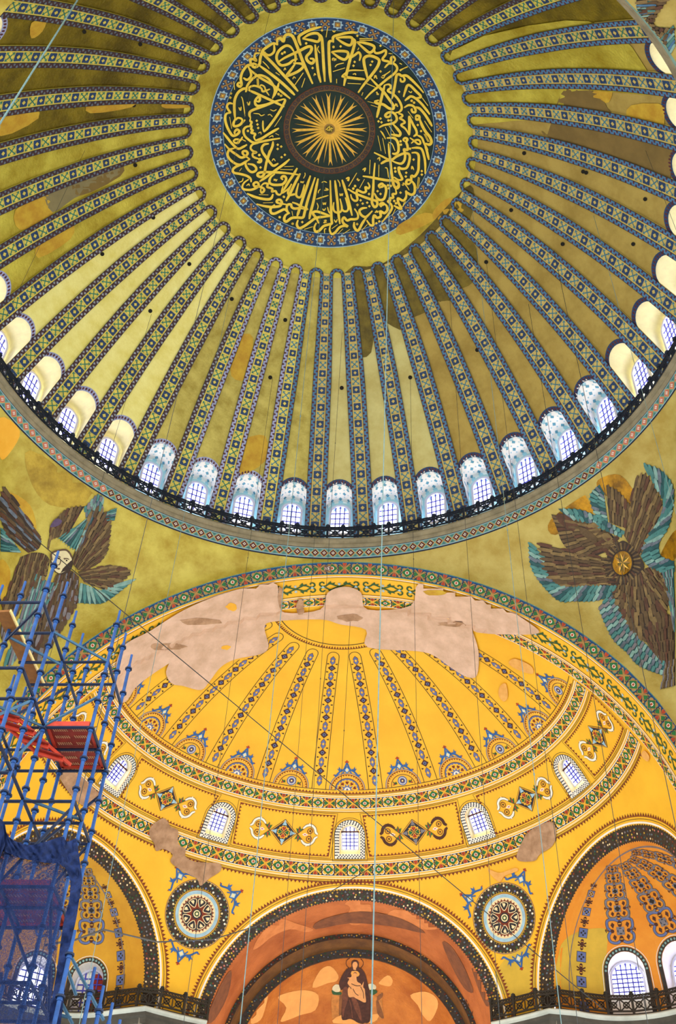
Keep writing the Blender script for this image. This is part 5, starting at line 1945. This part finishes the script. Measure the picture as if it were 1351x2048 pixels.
e8 = (1030, 900, 4.097)
R_parts = [
    ('winged_figure', '960 700 905 640 850 625 770 590', '975 515 900 400 830 330 745 285', 9, 3, BRN, 'feather_dark'),
    ('wing', '760 590 745 500 735 420 725 350', '690 560 640 500 612 370 690 280', 9, 2, TEA, 'teal_dark'),
    ('wing', '860 770 840 800 800 830 760 850', '790 690 560 590 340 540 295 525', 4, 3, BRN, 'feather_dark'),
    ('wing', '295 525 340 640 400 780 560 910', '560 600 690 660 800 740 850 790', 13, 3, BRN, 'feather_dark'),
    ('wing', '870 720 760 670 600 600 440 560', '885 660 700 560 540 490 350 480', 13, 2, TEA, 'teal_dark'),
    ('wing', '800 900 820 960 840 1030 840 1110', '200 770 235 940 270 1040 420 1130', 11, 6, BRN, 'feather_dark'),
    ('wing', '240 870 250 980 330 1100 460 1125 600 1110 700 1110 840 1110', '110 760 130 960 230 1120 360 1240 480 1240 640 1240 790 1200', 26, 2, TEA, 'teal_dark'),
    ('wing', '890 700 930 760 980 820 1030 870', '985 235 1060 200 1150 320 1220 480', 11, 5, BRN, 'feather_dark'),
    ('wing', '1150 300 1215 400 1220 490 1160 620 1090 700 1045 790 1030 870 1100 960 1200 1000', '1060 110 1200 170 1300 320 1270 600 1190 740 1180 840 1230 890 1300 910 1310 1000', 26, 2, TEA, 'teal_dark'),
    ('wing', '850 1080 920 1030 1010 1010 1100 1000', '790 1190 930 1440 1060 1560 1240 1340', 13, 5, BRN, 'feather_dark'),
    ('wing', '1000 1010 1100 960 1200 1000', '1240 1340 1260 1190 1210 1040', 8, 4, BRN, 'feather_dark'),
    ('wing', '800 1180 860 1310 930 1430 1020 1540 1120 1640 1230 1740', '680 1290 740 1440 810 1570 910 1660 1010 1770 1210 1850', 22, 3, GRY, 'teal_dark'),
    ('wing', '1020 1500 1130 1440 1240 1340 1310 1400', '1120 1640 1190 1720 1240 1760 1310 1720', 10, 4, ['feather', 'feather_red', 'feather'], 'feather_dark'),
    ('wing', '1200 1000 1300 950', '1255 1190 1312 1300', 8, 4, GRY, 'teal_dark'),
    ('wing', '1255 1190 1312 1300', '1300 1420 1312 1500', 5, 2, GRY, 'teal_dark'),
    ('wing', '1230 1740 1315 1710', '1190 1960 1312 1930', 8, 4, ['slate_grey', 'feather_light', 'feather'], 'feather_dark'),
]
sr = seraph(pend['southeast'], 'pend_southeast', e8, R_parts, 'brown and teal six winged mosaic figure with a star boss')
D = Draw(pxfn('pend_southeast', *e8), .1, .004)
D.disc((882, 925), 88, 'feather_dark', 1, 24, 108)
D.disc((882, 925), 76, 'gold_amber', 2, 24, 96)
for j in range(10):
    a = 2*pi*j/10
    D.poly([(882, 925), (882+70*cos(a), 925+90*sin(a)), (882+34*cos(a+pi/10), 925+44*sin(a+pi/10))], 'ray_gold' if j % 2 else 'olive', 3)
    D.poly([(882, 925), (882+70*cos(a), 925+90*sin(a)), (882+34*cos(a-pi/10), 925+44*sin(a-pi/10))], 'olive' if j % 2 else 'cross_tan', 4)
D.build('star_boss', sr)
e7 = (0, 930, 4.503)
L_parts = [
    ('winged_figure', '360 640 370 700 340 760 250 790', '40 190 0 300 0 460 60 640', 10, 5, ['feather', 'feather_dark', 'lilac_dark', 'feather_red'], 'feather_dark'),
    ('wing', '110 690 190 790', '0 570 0 780', 7, 2, TEA, 'teal_dark'),
    ('wing', '430 770 440 690 520 650 600 650', '460 560 560 430 640 385 760 370', 10, 4, BRN, 'feather_dark'),
    ('wing', '640 860 660 900 690 930 730 945', '800 470 860 380 980 480 985 640', 10, 6, BRN, 'feather_dark'),
    ('wing', '690 940 740 950 800 935', '985 640 960 780 880 890', 7, 4, BRN, 'feather_dark'),
    ('wing', '790 480 830 420 870 390', '530 660 640 740 730 780', 9, 2, TEA, 'teal_dark'),
    ('wing', '770 480 850 400 930 440', '770 370 910 235 925 330', 7, 2, GRY, 'teal_dark'),
    ('wing', '930 430 960 500', '1050 390 1030 500', 6, 2, TEA, 'teal_dark'),
    ('wing', '700 960 720 1000 760 1060', '980 905 1175 960 980 1140', 11, 5, BRN, 'feather_dark'),
    ('wing', '720 1060 800 1090 900 1130 1060 1080', '690 1240 830 1250 960 1230 1230 1020', 13, 1, ['teal_light', 'teal', 'teal_light'], 'teal_dark'),
    ('wing', '180 830 290 790 400 800 450 860', '20 1260 100 1400 240 1180 420 1000', 14, 6, BRN, 'feather_dark'),
    ('wing', '20 1260 60 1330 120 1380', '0 1500 10 1560 40 1640', 6, 3, ['feather', 'slate_grey'], 'feather_dark'),
    ('wing', '300 970 370 1000 430 1050 530 1060', '40 1801 100 1790 200 1640 320 1420', 12, 6, GRY, 'teal_dark'),
    ('wing', '500 990 570 960 640 950 710 1010', '210 1801 300 1801 460 1620 700 1240', 14, 8, ['feather', 'feather_red', 'slate_grey', 'feather'], 'feather_dark'),
]
sl = seraph(pend['northeast'], 'pend_northeast', e7, L_parts, 'six winged mosaic figure with a pale uncovered face')
D = Draw(pxfn('pend_northeast', *e7), .1, .004)
D.disc((550, 872), 98, 'feather_dark', 1, 24, 112)
D.fill(cr(num('462 800 520 775 600 770 635 830 630 900 580 950 520 972 480 930 462 860'), 3, True), 'face', 2, 30)
for t in ('500 830 520 822 545 832', '570 845 590 838 612 846', '530 835 545 860 535 895 520 900', '500 925 515 935 530 928'): D.stroke(cr(num(t), 3), 9, 'face_line', 3)
for c in ((525, 842), (590, 856)): D.disc(c, 8, 'line_black', 4, 8)
D.stroke(cr(num('465 860 462 800 520 772 600 768 640 830'), 4), 16, 'face_line', 3)
D.build('face', sl)
D = Draw(pxfn('pend_northeast', *e7), .09, .004)
D.fill(cr(num('445 555 500 480 555 500 520 545'), 3, True), 'violet', 3, 30)
D.build('feather_patch', sl)
# near corner figure at the upper right
for key, org, parts in (('southwest', (850, 0, 2.697), [('winged_figure', '1351 -40 1290 20 1230 130 1351 150', '1150 -30 1140 20 1200 130 1290 260', 12, 3, BRN, 'feather_dark'), ('wing', '1250 0 1240 60 1220 80', '1150 0 1140 40 1170 90', 6, 1, ['teal', 'blue', 'teal_light'], 'teal_dark'), ('wing', '1340 130 1345 200 1350 240', '1270 200 1280 240 1320 300', 6, 1, ['teal', 'blue', 'teal_light'], 'teal_dark')]),):
    seraph(pend[key], 'pend_'+key, org, parts, 'wing of a mosaic figure at the upper right corner')
D = Draw(pxfn('pend_southeast', *e8), .05, .004)
D.fill(cr(num('760 850 860 750 920 760 1000 840 1060 960 960 1060 860 1110 790 1060 770 950'), 4, True), 'feather_dark', 1, 40)
for j in range(26):
    a = 2*pi*j/26
    D.stroke([(882+80*cos(a), 925+100*sin(a)), (882+150*cos(a), 925+165*sin(a))], 14, BRN[j % 6], 2)
D.build('breast_feathers', sr)
# worn amber ground near the figures, and dust marks
for key, m, t in (('southeast', 'gold_amber', '1195 960 1240 950 1275 1000 1268 1030 1230 1000 1200 985'), ('southeast', 'gold_amber', '1320 1110 1351 1060 1351 1115 1330 1125'), ('southeast', 'gold_amber', '1100 1040 1180 985 1200 1010 1180 1030 1110 1070'),
                  ('northeast', 'yellow_soft', '0 835 40 862 20 905 0 915'), ('northeast', 'ochre', '18 985 60 1010 72 1060 40 1030'), ('northeast', 'gold_worn', '60 900 190 980 180 1010 100 1010 60 960'), ('northeast', 'ochre', '0 1120 20 1140 15 1180 0 1200')):
    D = Draw(pxfn('pend_'+key), .012, .003)
    D.fill(cr(num(t), 4, True), m, 0, 10)
    D.build('worn_patch', pend[key])

# ------------------------------------------------------------------ lower cornice and railings


def lower_side(cc, op_edge, nm, lab):
    """ledge and railing from the edge of the apse bay over the pier and round the niche"""
    sg = 1 if cc is CR_ else -1
    zt = 24.05
    az_a = atan2((O_C.on(-6.75*sg, .6).x-SX)/SR, (O_C.on(-6.75*sg, .6).y-SY)/SE)
    e_ = cc.op.on((cc.rho+.05)*sg, 0)
    az_b = atan2((e_.x-SX)/SR, (e_.y-SY)/SE)
    path = []
    el = asin((zt-SZ)/SR)
    for i in range(9):
        a = az_a+(az_b-az_a)*i/8
        p = sdp(a, el)
        d = V((p.x-SX, p.y-SY, 0)).normalized()
        path.append(p-d*.42)
    for i in range(0, 41):
        a = rd(-86*sg+172*sg*i/40)
        p = cc.pt(a, 0)
        c0 = V((cc.c.x, cc.c.y, p.z))
        q = c0+(p-c0)*((cc.R-.5)/cc.R)
        path.append(V((q.x, q.y, zt)))
    led = []
    nb = []
    for i, p in enumerate(path):
        t = (path[min(i+1, len(path)-1)]-path[max(0, i-1)]).normalized()
        q = V((-t.y, t.x, 0))*sg      # outwards
        nb.append(q)
    prf = [(1.2, 0), (-.1, 0), (-.14, -.06), (-.1, -.14), (.02, -.2), (.04, -.34), (.2, -.4), (.24, -.62), (1.2, -.66)]
    vs = [V((p.x+q.x*a, p.y+q.y*a, zt+b)) for p, q in zip(path, nb) for a, b in prf]
    fm = [0 if j in (0, 1, 2, 3) else 1 for i in range(len(path)-1) for j in range(len(prf)-1)]
    lo = obj(nm, vs, grid_faces(len(path), len(prf)), ['marble_pale', 'stone_dark'], None, fm)
    tag(lo, 'pale marble ledge below the %s gallery railing' % lab, 'ledge', kind='structure')
    rl = empty('railing', path[0])
    tag(rl, 'dark iron gallery railing along the %s niche and pier' % lab, 'railing')
    RS_ = resample3(path, 1.12)
    global LPAN, LPOST
    for i, (a, b) in enumerate(zip(RS_, RS_[1:])):
        L = (b-a).length
        rz = atan2(b.y-a.y, b.x-a.x)
        if LPAN is None:
            LPAN = lattice(1.12, .92, 'iron_brown', 2).build('panel', rl, (0, 0, 0))
            LPOST = post_mb(.94, 'iron_brown').build('post', rl, (0, 0, 0))
            o, o2 = LPAN, LPOST
        else:
            o, o2 = LPAN.copy(), LPOST.copy()
            COL.objects.link(o)
            COL.objects.link(o2)
        for q, pos in ((o, (a+b)/2), (o2, a)):
            q.parent = rl
            q.location = pos-WPOS[rl.name]
            q.rotation_euler = (0, 0, rz)
        o.scale = (L/1.12, 1, 1)


def resample3(P, step):
    L = [0]
    for a, b in zip(P, P[1:]): L.append(L[-1]+(b-a).length)
    n = max(2, round(L[-1]/step))
    out = []
    for i in range(n+1):
        t = L[-1]*i/n
        j = 0
        while j < len(L)-2 and L[j+1] < t: j += 1
        out.append(P[j].lerp(P[j+1], (t-L[j])/max(1e-9, L[j+1]-L[j])))
    return out


LPAN = LPOST = None
lower_side(CR_, None, 'trim_4', 'right')
lower_side(CL_, None, 'trim_5', 'left')
# pier faces and niche walls below the ledge, down to the floor
for cc, sg, nm, lab in ((CR_, 1, 'wall_right_pier', 'right'), (CL_, -1, 'wall_left_pier', 'left')):
    a0 = atan2((O_C.on(-6.66*sg, 0).x-SX)/SR, (O_C.on(-6.66*sg, 0).y-SY)/SE)
    e_ = cc.op.on(cc.rho*sg, 0)
    a1 = atan2((e_.x-SX)/SR, (e_.y-SY)/SE)
    vs = []
    for i in range(7):
        p = sdp(a0+(a1-a0)*i/6, EL_BOT)
        vs += [p+V((0, 0, .1)), V((p.x, p.y, 0))]
    tag(obj(nm, vs, grid_faces(7, 2), 'wall_grey'), 'grey marble pier wall below the %s railing' % lab, 'wall', kind='structure')
fl = obj('floor', [(-16.5, -40, 0), (17, -40, 0), (17, 36, 0), (-16.5, 36, 0)], [(0, 1, 2, 3)], 'marble')
tag(fl, 'grey marble nave floor', 'floor', kind='structure')

# ================================================================== SCAFFOLD
XS = [-1.04, -1.74, -2.41, -3.1]
YS = [-11.44, -10.78, -10.12, -9.59, -9.06]
scaf = empty('scaffold', (-1.74, -10.2, 0))
tag(scaf, 'tall blue tube scaffold tower with red decks and stairs at the left', 'scaffold')


def standard(x, y, top, m='tube', z0=0.0):
    mb = MB()
    mb.tube([(x, y, z0), (x, y, top-.22)], .027, m, 8)
    mb.tube([(x, y, top-.22), (x, y, top)], .02, m, 8)
    s = mb.build('standard', scaf, (x, y, z0))
    global ROSE
    z = top-.3
    while z > max(z0, 5.8):
        if ROSE is None:
            mb = MB()
            mb.add(tubemesh([(0, 0, -.012), (0, 0, .012)], .058, 8), 'tube_dark')
            mb.add(tubemesh([(0, 0, -.05), (0, 0, .05)], .034, 8), m)
            ROSE = o = mb.build('rosette', s, (0, 0, 0))
        else:
            o = ROSE.copy()
            COL.objects.link(o)
            o.parent = s
        o.location = V((x, y, z))-WPOS[s.name]
        z -= .5


ROSE = None


def tube(name, a, b, r, m): return obj(name, *tubemesh([a, b], r, 7), m, scaf)


LV = [12.55, 11.33, 10.1, 8.84, 7.6, 6.35, 5.1]
for j, y in enumerate(YS):
    for i, x in enumerate(XS):
        if i == 0 and j < 2: continue
        if i == 3 and j in (0, 1): continue
        top = 13.6 if i < 2 else (13.62 if j == 1 else 12.9 if j < 2 else 11.9+.2*j)
        standard(x, y, top, 'tube' if (i+j) % 4 else 'tube')
for z in LV:
    for j, y in enumerate(YS):
        for i in range(3):
            if i == 0 and j < 2: continue
            if z > 12 and i == 2: continue
            if z > 12 and j == 4: continue
            tube('ledger', (XS[i], y, z), (XS[i+1], y, z), .024, 'tube_dark')
    for i, x in enumerate(XS[:3]):
        for j in range(4):
            if i == 0 and j < 2: continue
            if i == 2 and z > 12: continue
            tube('ledger', (x, YS[j], z+.03), (x, YS[j+1], z+.03), .024, 'tube_dark')
# diagonal braces
for a, b, m in (((XS[1], YS[1], 12.58), (XS[0], YS[2], 12.56), 'tube_pale'), ((XS[2], YS[1], 12.5), (XS[1], YS[2], 12.5), 'tube_pale'),
                ((XS[2], YS[2], 11.4), (XS[1], YS[3], 12.5), 'tube_dark'), ((XS[1], YS[0], 12.5), (XS[2], YS[1], 12.4), 'tube_dark'),
                ((XS[1], YS[2], 11.36), (XS[0], YS[2], 11.9), 'tube_pale'), ((XS[2], YS[1], 11.3), (XS[1], YS[2], 11.34), 'tube_pale'), ((XS[2], YS[0], 10.2), (XS[1], YS[1], 11.3), 'tube_pale'),
                ((XS[1], YS[2], 10.15), (XS[0], YS[3], 10.15), 'tube_pale'), ((XS[1], YS[4], 10.1), (XS[0], YS[4], 10.9), 'tube_dark'), ((XS[2], YS[2], 10.1), (XS[1], YS[2], 11.3), 'tube_pale'),
                ((XS[0], YS[4], 10.1), (XS[1], YS[4], 8.9), 'tube_dark'), ((XS[1], YS[2], 8.9), (XS[0], YS[2], 10.0), 'tube_dark'), ((XS[0], YS[2], 7.7), (XS[1], YS[3], 8.8), 'tube_dark'),
                ((XS[0], YS[3], 6.4), (XS[0], YS[4], 7.6), 'tube_dark'), ((XS[0], YS[2], 8.8), (XS[0], YS[4], 7.6), 'tube_dark')):
    tube('brace', a, b, .022, m)
# lower outrigger bay at the right
for px, py, X in ((150, 1861, -.52), (190, 1935, -.3), (207, 1972, -.2), (225, 2006, -.1), (240, 2040, 0)):
    d = pray(px, py)
    p = CAM+d*((X-CAM.x)/d.x)
    standard(p.x, p.y, p.z, 'tube')
for (x0, y0), (x1, y1), Y in (((138, 1905), (207, 2040), -9.5), ((120, 2000), (145, 2048), -9.4), ((118, 2030), (142, 2036), -9.4), ((130, 1925), (152, 1990), -9.5)):
    tube('brace', on_y(x0, y0, Y), on_y(x1, y1, Y), .022, 'tube_pale')


def deck(z, x0, x1, y0, y1, n, lab=None):
    for i in range(n):
        a, b = y0+(y1-y0)*i/n+.01, y0+(y1-y0)*(i+1)/n-.01
        o = box('deck', ((x0+x1)/2, (a+b)/2, z), x1-x0, b-a, .045, 'deck_red', scaf)
        mb = MB()
        for r_ in range(3):
            yy = a+(b-a)*(r_+.5)/3
            for q in range(16):
                xx = x0+.06+(x1-x0-.12)*(q+.5)/16
                if q in (7, 8): continue
                mb.bar((xx-.009, yy-.03, z-.026), (xx+.009, yy+.03, z-.026), .012, .006, 'deck_slot')
        mb.build('perforation', o)['kind'] = 'stuff'
    mb = MB()
    for yy in (y0, y1): mb.bar((x0, yy, z), (x1, yy, z), .06, .08, 'stair_red')
    for xx in (x0, x1): mb.bar((xx, y0, z), (xx, y1, z), .05, .08, 'stair_red')
    mb.build('deck_rim', scaf)


deck(11.4, XS[1]+.04, XS[0]-.04, YS[2]+.03, YS[4]-.03, 2)
deck(8.9, XS[1]-.1, XS[0]-.04, YS[2]+.03, YS[4]-.03, 2)
deck(8.9, XS[2], XS[1]-.15, YS[2]+.03, YS[4]-.03, 2)
# red stairs seen from below
A_, B_ = on_y(-6, 1418, -10.55), on_y(112, 1522, -9.7)
st = empty('stair_flight', (A_+B_)/2, scaf)
dv = (B_-A_).normalized()
sd_ = V((.45, .25, 0)).normalized()
for s in (-1, 1):
    mb = MB()
    mb.bar(A_+sd_*.22*s, B_+sd_*.22*s, .025, .055, 'stair_red', V((0, 0, 1)))
    mb.build('stringer', st)
for i in range(4):
    p = A_.lerp(B_, (i+.5)/4)
    mb = MB()
    mb.bar(p-sd_*.2, p+sd_*.2, .15, .02, 'deck_red', V((0, 0, 1)))
    mb.bar(p-sd_*.22+V((0, 0, -.03)), p+sd_*.22+V((0, 0, -.03)), .03, .05, 'stair_red', V((0, 0, 1)))
    mb.build('tread', st)
# loose plank lying on the top ledgers
pa, pb = on_z(6, 1222, 12.64), on_z(76, 1372, 12.64)
mb = MB()
mb.bar(pa, pb, .21, .04, 'plank', V((0, 0, 1)))
pk = mb.build('plank')
t = (pb-pa).normalized()
q = t.cross(V((0, 0, 1))).normalized()
mb = MB()
mb.bar(pa+q*.112, pb+q*.112, .02, .05, 'plank_edge', V((0, 0, 1)))
mb.build('plank_edge', pk)
tag(pk, 'brown wooden plank with pale edge lying high on the scaffold', 'plank')


def netsheet(name, A, B, Y, m, par=None, nu=36, nv=8, fold=.05):
    A, B = resample(pline(A), nu), resample(pline(B), nu)
    vs = []
    for i, (a, b) in enumerate(zip(A, B)):
        for j in range(nv):
            p = a.lerp(b, j/(nv-1))
            vs.append(on_y(p.x, p.y, Y+fold*sin(i*.9+j*.5)+fold*.6*sin(i*2.3-j)))
    return obj(name, vs, grid_faces(nu, nv), m, par, smooth=True)


nt_ = netsheet('safety_net', '-30 1622 6 1642 14 1668 30 1682 60 1690 95 1682 126 1673 133 1684 152 1676', '-30 1712 0 1702 20 1708 40 1716 70 1722 95 1726 118 1728 135 1740 156 1752', -10.32, 'net')
tag(nt_, 'dark blue safety net draped round the lower scaffold', 'net')
netsheet('net_fold', '132 1684 128 1725 140 1760 138 1800 126 1850 112 1950 92 2060', '154 1678 157 1705 164 1757 160 1790 152 1840 140 1900 120 2060', -10.34, 'net', nt_, 40, 6, .04)
netsheet('sheer_net', '-20 1690 30 1705 80 1712 135 1722', '-40 2070 0 2070 40 2070 96 2060', -10.30, 'net_sheer', nt_, 24, 20, .04)
netsheet('net_fold', '-30 1640 4 1650 10 1690', '-30 1730 -4 1720 4 1706', -10.36, 'net', nt_, 12, 5, .04)

# ================================================================== CABLES
def cable(px, bot, r, m, label, knots=(), key='dome', z_end=5.0, Y=None):
    """suspension cable; vertical from a point of the vault unless a second point of the picture is given"""
    if key: top, _ = pick(px[0], px[1], key)
    else: top = Y
    if bot is None: end = V((top.x, top.y, z_end))
    else: end = on_y(bot[0], bot[1], top.y)
    top = top+(end-top).normalized()*.06
    o = obj('cable', *tubemesh([top, top.lerp(end, .33), top.lerp(end, .66), end], r, 6), m)
    tag(o, label, 'cable', 'suspension cables of the lamps')
    for k in knots:
        p = top.lerp(end, k)
        d = (end-top).normalized()
        obj('connector', *tubemesh([p-d*r*4, p-d*r*2.5, p+d*r*2.5, p+d*r*4], [r*1.1, r*2.4, r*2.4, r*1.1], 7), m, o)
    return o


cable((648, 351), (480, 2048), .011, 'rope_pale', 'pale cable hanging from the lower rim of the sunburst ring', (.25, .47, .62))
cable((787, 2), (742, 2048), .011, 'rope_pale', 'pale cable crossing the right of the medallion and passing beside the robed figure', (.3, .52, .66))
cable((465, 560), None, .0095, 'rope_pale', 'pale cable hanging left of centre, passing the leftmost yellow gore windows', (.35, .6))
cable((303, 627), None, .008, 'rope_dark', 'thin dark cable from the hole in the bright lower left gore', (.3,))
cable((684, 663), None, .008, 'rope_dark', 'thin dark cable from the hole in the central far gore', (.2, .5))
cable((820, 755), None, .008, 'rope_dark', 'thin dark cable from the hole right of the central far gore', (.3,))
cable((545, 755), None, .008, 'rope_dark', 'thin dark cable from the hole beside the ochre repair', (.3,))
cable((1056, 607), None, .01, 'rope_dark', 'thin dark cable falling past the star boss of the right winged figure', (.2, .5))
cable((1107, 500), None, .011, 'rope_dark', 'dark cable hanging over the upper right gores', (.3,))
cable((1186, 430), None, .0095, 'rope_pale', 'pale cable nearest the right edge with several connectors', (.12, .3, .45))
cable((941, 390), None, .0095, 'rope_pale', 'pale cable falling to the left of the right niche', (.25, .5, .7))
cable((899, 598), None, .008, 'rope_dark', 'thin dark cable from the hole in the stained gore on the right', (.3,))
cable((972, 524), None, .008, 'rope_dark', 'thin dark cable left of the star boss figure', (.4,))
cable((662, 640), None, .007, 'rope_dark', 'very thin cable just left of the central gore', ())
cable((700, 1240), (681, 1580), .01, 'rope_dark', 'short cable with a fitting hanging from the crown of the half dome', (.68,), key='half')
cable((540, 20), None, .007, 'rope_dark', 'very thin cable crossing the left of the medallion', (.3,))
p67 = CAM+pray(67, 140)*36
tp = V((p67.x, p67.y, Zd(hypot(p67.x, p67.y))))
cable(None, None, .028, 'rope_pale', 'thick pale cable in the upper left corner', (.52, .56), key=None, Y=tp, z_end=14)
cable((170, 300), None, .007, 'rope_dark', 'very thin cable over the grey repair on the left', ())
cable((1290, 300), None, .008, 'rope_dark', 'thin cable over the brown repair on the right', ())


def wire(pts, r, m, label):
    o = obj('wire', *tubemesh(pts, r, 6), m)
    tag(o, label, 'cable')


w0_ = pick(2, 1021, 'pend_northeast')[0]
w0_ = w0_+(CAM-w0_).normalized()*.2
w1_ = on_y(1206, 2019, 26.2)
wire([w0_, w0_.lerp(w1_, .5), w1_], .02, 'rope_dark', 'long dark cable running down diagonally from the left winged figure to the right railing')
wire([on_y(x, y, yy) for x, y, yy in ((742, 1735, 18), (640, 1796, 15), (560, 1832, 12), (500, 1856, 9), (425, 1879, 5), (315, 1884, 0), (207, 1859, -5), (150, 1880, -7.5), (92, 1890, -9.59))], .016, 'rope_dark', 'slack dark cable sagging across the left roundel to the scaffold')
